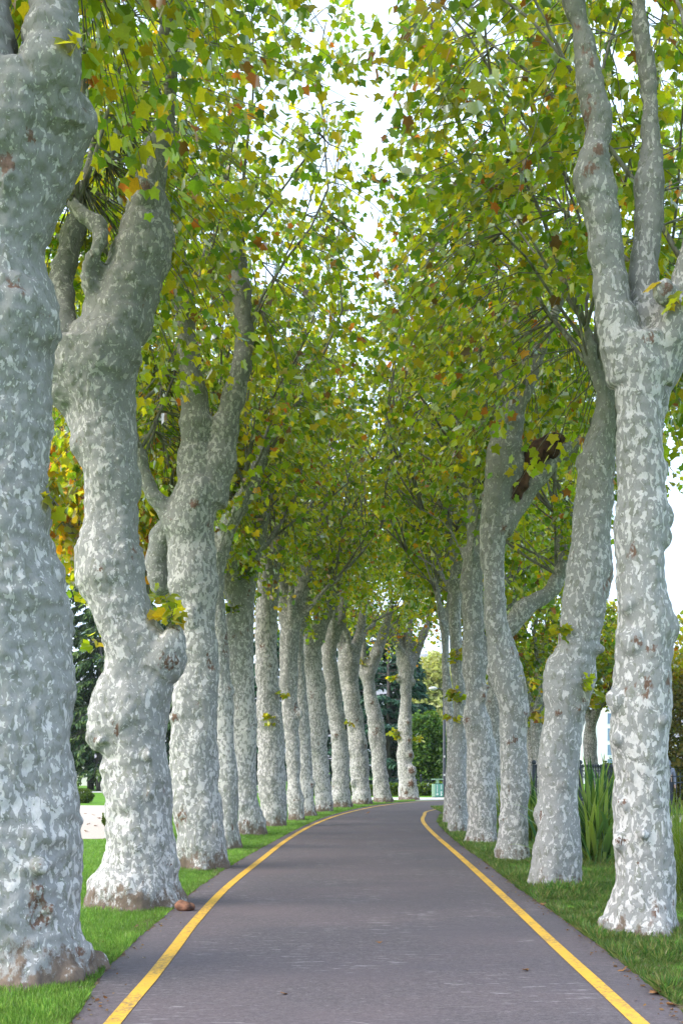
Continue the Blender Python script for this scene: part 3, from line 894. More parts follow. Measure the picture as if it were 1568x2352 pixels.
plane_tree('R4', 1938,
    [(1944, 1064, 1144), (1900, 1072, 1140), (1800, 1072, 1138), (1720, 1069, 1137), (1650, 1060, 1126), (1600, 1066, 1116), (1500, 1062, 1114), (1400, 1060, 1110), (1300, 1058, 1106), (1275, 1064, 1100)],
    [[(1105, 1530, 50, .1), (1140, 1475, 48, .1), (1176, 1430, 44), (1216, 1388, 42), (1262, 1358, 40), (1290, 1306, 34), (1300, 1240, 30), (1312, 1170, 24)],
     [(1292, 1290, 26), (1282, 1220, 24), (1276, 1180, 16)], [(1078, 1300, 38), (1084, 1190, 26), (1078, 1090, 20)], [(1094, 1300, 30), (1112, 1190, 22), (1130, 1080, 18)]],
    [(1066, 1655, 12, -.4, 1.), (1110, 1600, 10, -.8, 1.), (1120, 1580, 8, -.6, 1.), (1136, 1790, 8, -.3, .6), (1275, 1345, 14, -.3, .3)],
    'straight pale plane tree with a crooked side limb, fourth back on the right', 1, 5200, 9)

plane_tree('R5', 1912,
    [(1916, 1024, 1078), (1870, 1026, 1076), (1800, 1026, 1074), (1740, 1028, 1072), (1680, 1038, 1072), (1600, 1040, 1070), (1500, 1031, 1062), (1400, 1030, 1058), (1350, 1034, 1058)],
    [[(1046, 1370, 24), (1040, 1290, 20), (1030, 1200, 16)], [(1050, 1370, 22), (1062, 1280, 18), (1076, 1180, 14)]],
    [(1030, 1805, 9, -.4, .8), (1064, 1860, 9, -.6, .8), (1046, 1650, 12, -.5, .6), (1028, 1850, 8, -.2, .8)],
    'plane tree with yellow-green leaves sprouting up its trunk, in front of the green bin', 1, 5000, 10, zlow=6.7, zclear=7.0)

plane_tree('R6', 1893,
    [(1896, 1016, 1052), (1850, 1018, 1050), (1780, 1022, 1050), (1700, 1024, 1048), (1600, 1016, 1040), (1500, 1012, 1032), (1430, 1011, 1032)],
    [[(1018, 1445, 18), (1008, 1390, 14), (1000, 1330, 11)], [(1026, 1445, 16), (1034, 1350, 13), (1040, 1270, 11)]],
    [(1020, 1868, 8, -.3, .8), (1013, 1440, 6, -.2, .9)],
    'smooth grey plane trunk farthest back on the right, behind the leaf-sprouting one', 1, 4800, 6, zlow=6.7, zclear=7.0)
# ---- parts that only some trees have
def shoots_on(key, spots, lsize=.15, pal=(.02, .1, .34, .34, .16, .02, .01, .01)):
    """tufts of young leaves sprouting from the bark"""
    root, dc, r = TREES[key]
    rs = np.random.RandomState(len(key) + int(spots[0][0]))
    for x, y, rad_px, n, off in spots:
        c = np.array(at(x, y, dc)) + np.array([0, off * r, 0])
        rr = rad_px * dc / F
        wood = MB()
        P, T = [], []
        for k in range(max(2, n // 5)):
            d = rs.normal(0, 1, 3); d[1] = -abs(d[1]); d[2] = d[2] * .7 + .3
            d /= np.linalg.norm(d)
            e = c + d * rr * rs.uniform(.5, 1)
            wood.tube([c - d * .05, (c + e) / 2 + np.array([0, 0, .03]), e], [.006, .005, .003], 3, False)
            for j in range(5):
                o = rs.normal(0, 1, 3)
                P.append(c + (e - c) * rs.uniform(.4, 1.05) + o * .05)
                T.append(np.array([o[0] + d[0], o[1] + d[1], -rs.uniform(0, .9)]))
        P, T = np.array(P), np.array(T)
        nn = len(P)
        N = rs.normal(0, .7, (nn, 3)) + np.array([0, -.35, .7])
        o = leaves('leaf_shoot', P, T, N, rs.uniform(.5, 1.1, nn) * lsize, leaf_colors(nn, rs, pal), TPL_HI, M['leaf'], root, rs)
        link_mesh('sprig', wood.mesh('sprig'), M['twig'], None)
        sp = bpy.data.objects[-1] if False else [q for q in COL.objects if q.name.startswith('sprig') and q.parent is None][-1]
        sp.data.transform(Matrix.Translation(-root.location))
        sp.parent = o

shoots_on('L1', [(120, 1150, 34, 10, .1), (210, 190, 26, 5, -.9)])
shoots_on('L2', [(400, 1425, 44, 20, -.5), (222, 1470, 26, 7, .3), (380, 1385, 40, 16, .6)])
shoots_on('L5', [(560, 1310, 48, 130, -.6), (535, 1400, 20, 20, -.6)], .14, (.1, .3, .4, .15, .02, .01, .01, .01))
shoots_on('L6', [(628, 1655, 16, 22, -.9), (655, 1600, 16, 12, -.5)])
shoots_on('L10', [(800, 1660, 10, 16, -.6)])
shoots_on('L13', [(910, 1690, 22, 60, 0), (958, 1700, 18, 30, 0), (905, 1560, 16, 30, 0)], .17)
shoots_on('R1', [(1520, 730, 34, 14, -1.2)])
shoots_on('R2', [(1320, 1565, 26, 8, -.9), (1275, 1455, 18, 6, -.6)])
shoots_on('R3', [(1210, 1570, 24, 16, -.3), (1235, 1640, 12, 8, -.2)])
shoots_on('R5', [(1048, 1500, 22, 24, -.9), (1044, 1600, 24, 40, -.9), (1036, 1650, 14, 14, -.8)], .17)
shoots_on('L12', [(832, 1520, 18, 30, 0)], .17)

def hollow():
    root, dc, r = TREES['R3']
    mb = MB()
    rs = np.random.RandomState(2)
    path = [(1178, 1156, 20), (1192, 1122, 26), (1208, 1092, 34), (1230, 1056, 40), (1250, 1030, 42), (1272, 1010, 34), (1288, 1008, 18)]
    pts = [at(x, y, dc) + Vector((0, -.10, 0)) for x, y, w in path]
    mb.tube(pts, [w / 2 * dc / F for x, y, w in path], 12)
    for k in range(14):
        i = rs.randint(1, len(pts) - 1)
        mb.ball(pts[i] + Vector(rs.normal(0, .09, 3)), rs.uniform(.04, .10), 8, (1, 1, 1.5))
    remeshed('rotten_hollow', mb, .03, 1, root, M['rot'], (), .075, False, 5)
hollow()

def root_stub():
    root, dc, r = TREES['L2']
    mb = MB()
    for x, y, w, o in ((418, 2092, 17, -.9), (430, 2094, 19, -.95), (439, 2090, 12, -.95)):
        p = at(x, y, dc - .55)
        p.z = .05
        mb.ball(p, w / 2 * dc / F * 1.3, 12, (1.1, 1.1, 1))
    remeshed('root_stub', mb, .02, 3, root, M['root'], (), .045, False, 3)
root_stub()

# two more trees of the right row stand round the bend, only their crowns show
def plain_plane(x, d, h, r, label, group, side, nleaf, seed, zlow=3.2, R=2.4, pal=None, free=True, lsize=.17, fork=3.4):
    rs = np.random.RandomState(seed)
    root = empty('plane_tree', (x, d, 0), label, 'tree', group)
    mb = MB()
    pts, rad = [], []
    for k in range(9):
        u = k / 8
        pts.append(Vector((x + .12 * math.sin(u * 4 + seed), d, -.15 + (fork + .15) * u)))
        rad.append(r * (1.25 - .4 * u + .08 * math.sin(u * 17 + seed)) + .12 * r * (1 if k == 0 else 0))
    mb.tube(pts, rad, 14)
    tips = []
    for k in range(5):
        az = 2 * math.pi * k / 5 + rs.uniform(-.4, .4)
        q = pts[-1].copy()
        lp, lr = [q - Vector((0, 0, .3))], [r * .55]
        dr = Vector((math.cos(az) * .7, math.sin(az) * .7, 1))
        for j in range(5):
            q = q + dr.normalized() * (h - fork) * .11
            dr += Vector(rs.normal(0, .35, 3)); dr.z = max(dr.z, .4)
            lp.append(q.copy()); lr.append(r * (.5 - .07 * j))
        mb.tube(lp, lr, 10)
        mb.ball(lp[-1], lr[-1] * 1.3, 8)
        tips.append((tuple(lp[-1]), lr[-1], tuple(dr.normalized())))
        tips.append((tuple(lp[3]), lr[3], (0, 0, 1)))
    scars = []
    for k in range(8):
        i = rs.randint(1, 8); th = rs.uniform(0, 6.28)
        c = pts[i] + Vector((math.cos(th), math.sin(th), 0)) * rad[i]
        mb.ball(c, r * rs.uniform(.12, .3), 8); scars.append((tuple(c), r * .3, rs.uniform(.2, .6)))
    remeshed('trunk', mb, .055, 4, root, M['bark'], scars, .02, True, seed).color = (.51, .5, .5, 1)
    grow_crown(root, tips, rs, x, d, side, nleaf, TPL_LO, R, zlow, h, lsize, pal, 1.3, free)
    return root

GB = 'yellowing plane trees in the garden beyond the right-hand fence'
plain_plane(3.9, 34.2, 15, .36, 'plane tree round the bend whose crown rises behind the right-hand row', GR, 1, 7000, 41, 5.2, 3.1, None, False, .18, 6)
plain_plane(5.2, 38.6, 15, .36, 'farthest plane crown on the right, closing the avenue above the bin', GR, 1, 7000, 42, 5.2, 3.1, None, False, .18, 6)
YP = (.01, .04, .20, .38, .30, .03, .02, .01)
plain_plane(7.2, 41, 10.5, .30, 'green plane tree filling the gap behind the crooked side limb', GB, 0, 5000, 51, 2.6, 2.8, None)
plain_plane(10.2, 46, 8.4, .28, 'yellowing plane tree with knobby grey trunk behind the dark iron gate', GB, 0, 4300, 52, 3.6, 2.7, YP)
plain_plane(11.6, 43, 7.6, .24, 'yellowing plane tree showing a slim trunk just left of the nearest right-hand trunk', GB, 0, 4000, 53, 3.5, 2.5, YP)
plain_plane(14.6, 45, 7.8, .26, 'yellow-green plane tree at the right edge above the fence', GB, 0, 4500, 54, 2.6, 2.8, YP)
plain_plane(8.6, 52, 9.5, .28, 'half-hidden plane tree with dense green crown beside the white building', GB, 0, 5500, 55, 2.9, 2.5, None)
GO = 'plane trees on the lawn beyond the left-hand row'
OP = (.02, .10, .22, .26, .20, .14, .05, .01)
plain_plane(-4.5, 24.2, 10.5, .34, 'autumn plane tree with orange leaves showing behind the two nearest left trunks', GO, 0, 8000, 61, 5.2, 2.7, OP, True, .18, 5.4)
plain_plane(-6.3, 34, 12, .34, 'leafy plane tree on the lawn seen above the contorted left-hand trunk', GO, 0, 8000, 62, 6.4, 3.2, None, True, .2, 6.4)

# ------------------------------------------------------------------ conifers and shrubs
def conifer(name, x, d, h, R, label, group, seed, z0=1.8, cols=((.035, .075, .03), (.07, .125, .04), (.12, .18, .05)), n=7000, droop=.5, rtr=.16, ls=.42, cone=.85):
    rs = np.random.RandomState(seed)
    root = empty(name, (x, d, 0), label, 'tree', group)
    mb = MB()
    mb.tube([(x, d, -.1), (x + .05, d, h * .5), (x, d, h * .97)], [rtr, rtr * .6, .02], 9)
    P, T = [], []
    nb = 90
    for k in range(nb):
        u = k / nb
        z = z0 + (h - z0) * u ** .9
        L = R * (1 - u * cone) * rs.uniform(.65, 1.1)
        az = rs.uniform(0, 6.283)
        dv = np.array([math.cos(az), math.sin(az), 0])
        b = np.array([x, d, z])
        pts = [b + dv * L * t + np.array([0, 0, L * (.18 * t - droop * t * t)]) for t in (0, .35, .7, 1)]
        mb.tube(pts, [.035 * (1 - u * .6), .026, .016, .006], 4, False)
        m = int(n / nb * (1.5 - u))
        for i in range(m):
            t = rs.uniform(.12, 1) ** .75 * 2.999
            j = int(t)
            q = pts[j] + (pts[j + 1] - pts[j]) * (t - j)
            sd = rs.choice([-1, 1])
            sidev = np.array([-dv[1], dv[0], 0]) * sd
            q = q + sidev * rs.uniform(0, .32) * L * .5 + np.array([0, 0, -rs.uniform(0, .12)])
            P.append(q); T.append(dv * .5 + sidev * rs.uniform(.2, .9) + np.array([0, 0, -rs.uniform(.1, 1.6 * droop + .3)]))
    P, T = np.array(P), np.array(T)
    nn = len(P)
    N = rs.normal(0, .6, (nn, 3)) + np.array([0, -.2, .8])
    cols = np.array(cols)
    C = cols[rs.randint(0, len(cols), nn)] * rs.uniform(.7, 1.3, (nn, 1))
    link_mesh('trunk', mb.mesh('trunk'), M['conbark'], root, True)
    leaves('crown', P, T, N, rs.uniform(.6, 1.2, nn) * ls, C, TPL_THIN, M['needle'], root, rs)
    return root

GS = 'dark spruces standing beyond the far lawn'
for i, (x, d, h, R, lab) in enumerate((
        (-17.2, 68, 15.5, 3.0, 'dark drooping spruce farthest left in the gap behind the nearest trunk'),
        (-15.6, 70.5, 17, 3.2, 'tallest drooping spruce in the gap between the two nearest left trunks'),
        (-14.4, 67.5, 14, 2.8, 'spruce with hanging boughs touching the contorted left-hand trunk in view'),
        (-12.6, 71, 14, 3.0, 'spruce hidden mostly behind the stout contorted plane trunk'),
        (-10.2, 70, 13, 3.0, 'spruce glimpsed as a sliver between stout and split-stemmed plane trunks'),
        (-20.5, 72, 15, 3.2, 'spruce standing behind the thickest left-edge plane trunk'))):
    conifer('spruce_tree', x, d, h, R, lab, GS, 100 + i, 1.5, n=8000, droop=.55, rtr=.22)
GC = 'dark cedars behind the far hedge'
for i, (x, d, h, R, lab) in enumerate((
        (-4.2, 66, 9.5, 3.2, 'dark cedar behind the middle trunks of the left row'),
        (-.4, 67, 10.5, 3.2, 'dark cedar glimpsed between the tenth and eleventh left trunks'),
        (1.0, 72, 11.5, 3.8, 'tall dark cedar standing deepest behind the far hedge'),
        (2.7, 66, 10.5, 3.6, 'blue-green cedar with layered boughs left of the lone last trunk'),
        (3.9, 69, 9.4, 2.3, 'blue-green cedar rising behind the rounded green shrub'))):
    conifer('cedar_tree', x, d, h, R, lab, GC, 130 + i, .6, ((.022, .062, .042), (.045, .105, .068), (.08, .16, .095)), 9500, .22, .2, .42, .72)
conifer('dark_conifer', 6.1, 60.5, 4.6, 1.2, 'small dark conifer behind the black lamp post', None, 140, .4, n=3500, droop=.4, rtr=.08, ls=.25)

def shrub(name, x, d, rx, ry, rz, zc, n, cols, label, cat, ls=.10, group=None, seed=1, tpl=None, lump=.25):
    """an uneven mass of small leaves round a few stems"""
    rs = np.random.RandomState(seed)
    root = empty(name, (x, d, 0), label, cat, group)
    mb = MB()
    for k in range(7):
        a = rs.uniform(0, 6.28)
        mb.tube([(x + .06 * math.cos(a), d + .06 * math.sin(a), -.05), (x + rx * .4 * math.cos(a), d + ry * .4 * math.sin(a), zc), (x + rx * .7 * math.cos(a), d + ry * .7 * math.sin(a), zc + rz * .5)], [.03, .02, .008], 5, False)
    u = unit(rs.normal(0, 1, (n, 3)))
    rad = rs.uniform(.55, 1.02, n) ** .6
    for i in range(n):
        rad[i] *= 1 + lump * noise.noise(Vector(u[i]) * 2.6 + Vector((seed, 0, 0)))
    P = np.array([x, d, zc]) + u * rad[:, None] * np.array([rx, ry, rz])
    keep = P[:, 2] > .01
    P, u = P[keep], u[keep]
    nn = len(P)
    T = u + rs.normal(0, .6, (nn, 3)); N = u + rs.normal(0, .6, (nn, 3)) + np.array([0, 0, .5])
    cols = np.array(cols)
    C = cols[rs.randint(0, len(cols), nn)] * rs.uniform(.7, 1.3, (nn, 1))
    link_mesh('stem', mb.mesh('stem'), M['conbark'], root, True)
    leaves('foliage', P, T, N, rs.uniform(.6, 1.3, nn) * ls, C, tpl or TPL_LO, M['shrub'], root, rs)
    return root

shrub('rounded_shrub', 4.55, 62.5, 1.25, 1.2, 2.15, 2.2, 9000, ((.05, .12, .025), (.085, .17, .03), (.13, .22, .04)), 'large rounded green shrub behind the far railing, beside the lone last trunk', 'shrub', .16, seed=4)
shrub('pale_tree', 7.6, 96, 2.8, 2.6, 4.4, 6.0, 11000, ((.42, .44, .18), (.48, .48, .24), (.34, .39, .14)), 'sunlit pale yellow tree far behind the bend', 'tree', .34, seed=5)
shrub('pale_tree', 10.8, 100, 3.2, 2.6, 3.2, 3.6, 9000, ((.48, .47, .22), (.40, .43, .16)), 'low sunlit pale tree behind the black lamp post', 'tree', .34, seed=6)
shrub('topiary_bush', -10.6, 46.5, .42, .42, .32, .28, 2600, ((.10, .15, .015), (.07, .12, .015)), 'small round clipped bush beyond the gravel on the left lawn', 'bush', .05, seed=7)
shrub('topiary_bush', -5.75, 28.4, .22, .22, .26, .22, 1800, ((.09, .14, .015), (.06, .11, .015)), 'little bush half hidden by the stout trunk at the gravel edge', 'bush', .045, seed=8)
shrub('yellow_shrub', 13.0, 41, 1.6, 1.2, 2.6, 2.3, 9000, ((.16, .15, .03), (.10, .12, .025), (.20, .16, .04)), 'tall ochre shrub at the right edge behind the fence', 'shrub', .13, seed=9)
shrub('laurel_shrub', 12.6, 48, 2.0, 1.2, 1.0, .8, 4500, ((.06, .11, .02), (.10, .15, .03)), 'low green shrub at the foot of the white building', 'shrub', .14, seed=10)

def hedge():
    rs = np.random.RandomState(12)
    root = empty('clipped_hedge', (3.5, 57.2, 0), 'low clipped green hedge in front of the far railing', 'hedge')
    n = 16000
    P = np.stack([rs.uniform(-1.5, 8.5, n), rs.uniform(56.8, 57.6, n), rs.uniform(.02, .62, n)], 1)
    for i in range(n):
        P[i, 2] *= 1 + .22 * noise.noise(Vector((P[i, 0] * 1.7, 0, 2)))
    N = rs.normal(0, .7, (n, 3)) + np.array([0, -.4, .5]); T = rs.normal(0, 1, (n, 3))
    cols = np.array(((.05, .11, .015), (.09, .16, .02), (.14, .19, .025)))
    leaves('foliage', P, T, N, rs.uniform(.06, .13, n), cols[rs.randint(0, 3, n)] * rs.uniform(.7, 1.3, (n, 1)), TPL_LO, M['shrub'], root, rs)
    MB().tube([(-1.4, 57.2, .06), (3.5, 57.22, .10), (8.4, 57.2, .06)], [.03, .035, .03], 6).build('stem', M['conbark'], root, True)
hedge()

def strap_plant(name, x, d, n, L, w, cols, label, cat, seed, spread=.8, group=None):
    """a clump of long arching strap leaves"""
    rs = np.random.RandomState(seed)
    V, Fc, C = [], [], []
    for k in range(n):
        az = rs.uniform(0, 6.283)
        l = L * rs.uniform(.55, 1.05)
        lean = rs.uniform(.08, 1) ** 1.3 * spread
        hv = np.array([math.cos(az), math.sin(az), 0]); sv = np.array([-hv[1], hv[0], 0])
        p = np.array([x + rs.normal(0, .12), d + rs.normal(0, .12), -.02])
        a = lean * .72
        b0 = len(V)
        m = 7
        ww = w * rs.uniform(.7, 1.2)
        bend = rs.uniform(.05, .22) * (1 + lean)
        for i in range(m + 1):
            t = i / m
            wd = ww * (.45 + 1.1 * t if t < .4 else .89 * (1 - ((t - .4) / .6) ** 1.6)) * .5 + .0015
            nrm = -hv * math.cos(a) + np.array([0, 0, math.sin(a)])
            V += [tuple(p + sv * wd - nrm * wd * .35), tuple(p), tuple(p - sv * wd - nrm * wd * .35)]
            p = p + (hv * math.sin(a) + np.array([0, 0, math.cos(a)])) * l / m
            a += bend * t
        c = np.array(cols[rs.randint(len(cols))]) * rs.uniform(.7, 1.25)
        for i in range(m):
            q = b0 + i * 3
            Fc += [(q, q + 1, q + 4, q + 3), (q + 1, q + 2, q + 5, q + 4)]
            C += [tuple(c) + (1,)] * 2
    me = pydata(name, V, Fc)
    a_ = me.attributes.new('tint', 'FLOAT_COLOR', 'FACE'); a_.data.foreach_set('color', np.array(C, np.float32).ravel())
    o = link_mesh(name, me, M['shrub'], smooth=True)
    own_origin(o)
    return tag(o, label, cat, group)

FX = ((.05, .13, .05), (.09, .20, .055), (.16, .27, .06), (.24, .33, .08))
GX = ((.16, .24, .04), (.11, .19, .03), (.22, .27, .06))
strap_plant('flax_plant', 4.12, 18.2, 150, 1.8, .085, FX, 'large dark green flax clump between the two nearest right-hand trunks', 'plant', 1, 1.25)
strap_plant('flax_plant', 4.0, 23.2, 90, 1.6, .075, GX + FX, 'flax clump behind the hollow-limbed and swollen trunks, leaves arching toward the road', 'plant', 2, 1.1)
strap_plant('flax_plant', 3.55, 18.9, 26, 1.35, .06, FX + GX, 'sparse flax leaves arching across the foot of the third right-hand trunk', 'plant', 5, 1.5)
strap_plant('flax_plant', 4.1, 28.2, 60, 1.4, .06, GX, 'distant light green flax clump seen beside the crooked-limbed trunk', 'plant', 3)
strap_plant('ornamental_grass', 4.15, 13.4, 320, 1.35, .016, GX, 'fine-bladed bright green grass clump at the right edge behind the nearest trunk', 'plant', 4, 1.0)
strap_plant('ornamental_grass', 4.6, 15.6, 240, 1.3, .018, GX, 'taller grass clump behind the fine-bladed one at the right edge', 'plant', 6, .9)

# ------------------------------------------------------------------ lawn blades
def blades(name, n, xfun, drange, hgt, wid, cols, seed, lean=.35, dens=1.0):
    rs = np.random.RandomState(seed)
    d = drange[0] * (drange[1] / drange[0]) ** rs.uniform(0, 1, n)
    x, ok = xfun(d, rs)
    patch = np.array([noise.noise(Vector((float(a) * 1.3, float(b) * 1.3, seed))) + .7 * noise.noise(Vector((float(a) * 5, float(b) * 4, seed + 3))) for a, b in zip(x, d)])
    for root, dc, r in TREES.values():
        ok &= ((x - root.location.x) ** 2 + (d - dc) ** 2) > (r * .93) ** 2
    x, d, patch = x[ok], d[ok], patch[ok]
    n = len(x)
    P = np.stack([x, d, np.full(n, -.004)], 1)
    h = hgt * rs.uniform(.45, 1.25, n) * (1 + 1.1 * lean * patch * 1.6)
    az = rs.uniform(0, 6.283, n)
    T = np.stack([np.cos(az) * lean, np.sin(az) * lean, np.ones(n)], 1) + rs.normal(0, .15, (n, 3))
    az2 = rs.uniform(0, 6.283, n)
    N = np.stack([np.cos(az2), np.sin(az2), np.zeros(n)], 1)
    cols = np.array(cols)
    C = cols[rs.randint(0, len(cols), n)] * rs.uniform(.75, 1.25, (n, 1)) * (1 + .45 * patch[:, None])
    k = wid * np.maximum(1, d / 14)
    V = np.zeros((1, 5, 3)); V[0] = [(-.5, 0, 0), (.5, 0, 0), (.38, .6, .06), (0, 1, .22), (-.38, .6, .06)]
    T = unit(T); N = unit(N - T * np.sum(N * T, 1, keepdims=True)); B = np.cross(T, N)
    co_ = P[:, None, :] + k[:, None, None] * V[:, :, 0:1] * B[:, None, :] + h[:, None, None] * (V[:, :, 1:2] * T[:, None, :] + V[:, :, 2:3] * N[:, None, :])
    me = bpy.data.meshes.new(name)
    me.vertices.add(n * 5); me.vertices.foreach_set('co', co_.astype(np.float32).ravel())
    me.loops.add(n * 5); me.loops.foreach_set('vertex_index', np.arange(n * 5, dtype=np.int32))
    me.polygons.add(n); me.polygons.foreach_set('loop_start', np.arange(n, dtype=np.int32) * 5)
    a = me.attributes.new('tint', 'FLOAT_COLOR', 'FACE')
    c4 = np.ones((n, 4), np.float32); c4[:, :3] = C
    a.data.foreach_set('color', c4.ravel())
    me.update(calc_edges=True)
    return tag(link_mesh(name, me, M['grass']), 'short green grass along the road edge and around the trunks', 'grass', kind='stuff')

def left_x(d, rs):
    e = edge_x(EDGE_L, d)
    x = e - .01 - np.abs(rs.normal(0, 1, len(d))) ** 1.3 * (1.1 + d * .05)
    ok = x > -9
    gr = (d > 23.6) & (d < 44.2) & (x < np.interp(d, [23.6, 28, 36, 44], [-5.1, -4.7, -5.6, -7.4]))
    return x, ok & ~gr & (d < 50)
def right_x(d, rs):
    e = edge_x(EDGE_R, d)
    x = e + .02 + np.abs(rs.normal(0, 1, len(d))) ** 1.2 * (.9 + d * .015)
    return x, (x < e + 2.6) & (d < 42)
blades('grass', 190000, left_x, (6.3, 50), .058, .0036, ((.13, .27, .05), (.18, .32, .06), (.24, .36, .085)), 21, .30)
blades('grass', 170000, right_x, (6.3, 42), .085, .0036, ((.09, .20, .045), (.14, .27, .055), (.21, .29, .075), (.28, .28, .11)), 22, .75)

# ------------------------------------------------------------------ railings, bin, lamp post, building
def railing(name, label, cat, x0, x1, d, h, gap, post_every, finial, loc_d=None, bar=.011, spear=False):
    root = empty(name, ((x0 + x1) / 2, d, 0), label, cat)
    mb = MB()
    for z in (.12, h - .12, h - .30):
        mb.box(x0, x1, d - .018, d + .018, z - .016, z + .016)
    x = x0 + gap
    while x < x1 - .02:
        mb.tube([(x, d, .05), (x, d, h)], bar, 6)
        if spear: mb.ball((x, d, h + .02), bar * 2.2, 6, (1, 1, 1.5))
        x += gap
    mb.build('picket_panel', M['iron'], root)
    x = x0
    while x <= x1 + .01:
        p = MB().box(x - .045, x + .045, d - .045, d + .045, -.05, h + .06, .006)
        if finial: p.ball((x, d, h + .13), .07, 10)
        p.build('post', M['iron'], root)
        x += post_every
    return root
railing('iron_railing', 'dark iron railing running behind the far low hedge', 'railing', -3.0, 9.0, 60, .86, .13, 2.4, True)
railing('iron_gate', 'dark blue iron gate with ball finials behind the large flax clump', 'gate', 5.6, 8.3, 33, 1.52, .075, 1.35, True, bar=.018, spear=True)
railing('iron_railing', 'dark blue iron railing with ball-topped post at the right edge', 'railing', 9.62, 16.5, 33.3, 1.36, .11, 3.4, True, bar=.012)

def bin_():
    x0, d = 4.60, 54.3
    g1 = mat_simple('green_bin_paint', (.085, .26, .22), (.10, .29, .25), 20, .4, 2, .03, .002, .5)
    g2 = mat_simple('pale_green_bin_paint', (.26, .42, .30), (.29, .46, .33), 20, .4, 2, .03, .002, .5)
    wh = mat_simple('white_print', (.72, .74, .74), (.8, .8, .8), 20, .5)
    dk = mat_simple('bin_inside', (.01, .012, .012), (.02, .02, .02), 20, .8)
    root = empty('recycling_bin', (x0 + .02, d, 0), 'two-tone green recycling bin with raised lid and white print by the lamp post', 'bin')
    w, dp, h = .26, .24, .66
    MB().box(x0 - w + .13, x0 + w, d - dp, d + dp, .03, h, .015).build('body', g1, root)
    MB().box(x0 - w - .005, x0 - w + .129, d - dp + .01, d + dp - .01, .03, h - .006, .01).build('side_panel', g2, root)
    MB().box(x0 - w + .02, x0 + w - .02, d - dp + .03, d + dp - .03, 0, .03).build('plinth', dk, root)
    MB().box(x0 - w + .06, x0 + w - .06, d - dp + .06, d + dp - .06, h, h + .012).build('rim', dk, root)
    MB().box(x0 - .07, x0 + .05, d - .18, d + .18, h + .012, .855, .01).build('lid_support', g2, root)
    lid = MB()
    lid.box(x0 - w - .03, x0 + w + .01, d - dp - .02, d + dp + .02, .855, .89, .012)
    lid.tube([(x0 - w - .015, d - dp, .86), (x0 - w - .015, d + dp, .86)], .018, 8)
    lid.build('lid', g2, root)
    yf = d - dp - .002
    mk = MB()
    rs = random.Random(3)
    def column(x, z0, z1, wd):
        # illegible upright lettering: short strokes
        z = z0
        while z < z1:
            s = rs.uniform(.012, .02)
            mk.box(x - wd / 2, x + wd / 2 * rs.uniform(.3, 1), yf - .003, yf + .0018, z, z + s * .55)
            z += s
    column(x0 - .03, .24, .62, .04); mk.build('lettering', wh, root); mk = MB()
    column(x0 + .16, .40, .62, .04); mk.build('lettering', wh, root); mk = MB()
    mk.box(x0 + .12, x0 + .20, yf - .003, yf + .0018, .245, .285); mk.build('lettering', wh, root); mk = MB()
    for cx in (x0 - .03,):
        for k in range(3):
            a = math.radians(90 + 120 * k); b = math.radians(90 + 120 * (k + 1))
            p, q = Vector((cx + .055 * math.cos(a), yf, .155 + .055 * math.sin(a))), Vector((cx + .055 * math.cos(b), yf, .155 + .055 * math.sin(b)))
            mk.tube([p.lerp(q, .14), p.lerp(q, .62)], .013, 6)
            mk.tube([p.lerp(q, .58), p.lerp(q, .88)], [.026, .002], 6)
    mk.build('recycling_symbol', wh, root); mk = MB()
    mk.ball((x0 + .15, yf, .185), .024, 8, (1, .12, 1)); mk.ball((x0 + .175, yf, .145), .024, 8, (1, .12, 1)); mk.ball((x0 + .155, yf, .105), .028, 8, (1, .12, 1))
    mk.build('waste_symbol', wh, root)
bin_()

def lamp():
    x, d = 5.02, 55.4
    root = empty('lamp_post', (x, d, 0), 'black lamp post with small white stickers just right of the bin', 'lamp post')
    MB().tube([(x, d, 0), (x, d, .25), (x, d, .3), (x, d, 1.2), (x, d, 1.25), (x, d, 5.2)], [.11, .11, .095, .09, .075, .06], 14).build('post', M['iron'], root, True)
    MB().tube([(x + .05, d, 5.1), (x - .15, d, 5.28), (x - .42, d, 5.3)], [.03, .03, .025], 8).build('arm', M['iron'], root, True)
    wl = mat_simple('pale_lamp_housing', (.55, .57, .58), (.62, .63, .64), 20, .4)
    MB().ball((x - .55, d, 5.3), .17, 14, (1.3, .9, .55)).build('lamp_head', wl, root, True)
    MB().box(x - .04, x + .04, d - .099, d - .085, 1.02, 1.12).build('sticker', wl, root)
    MB().box(x - .04, x + .04, d - .086, d - .07, 1.92, 2.02).build('sticker', wl, root)
lamp()

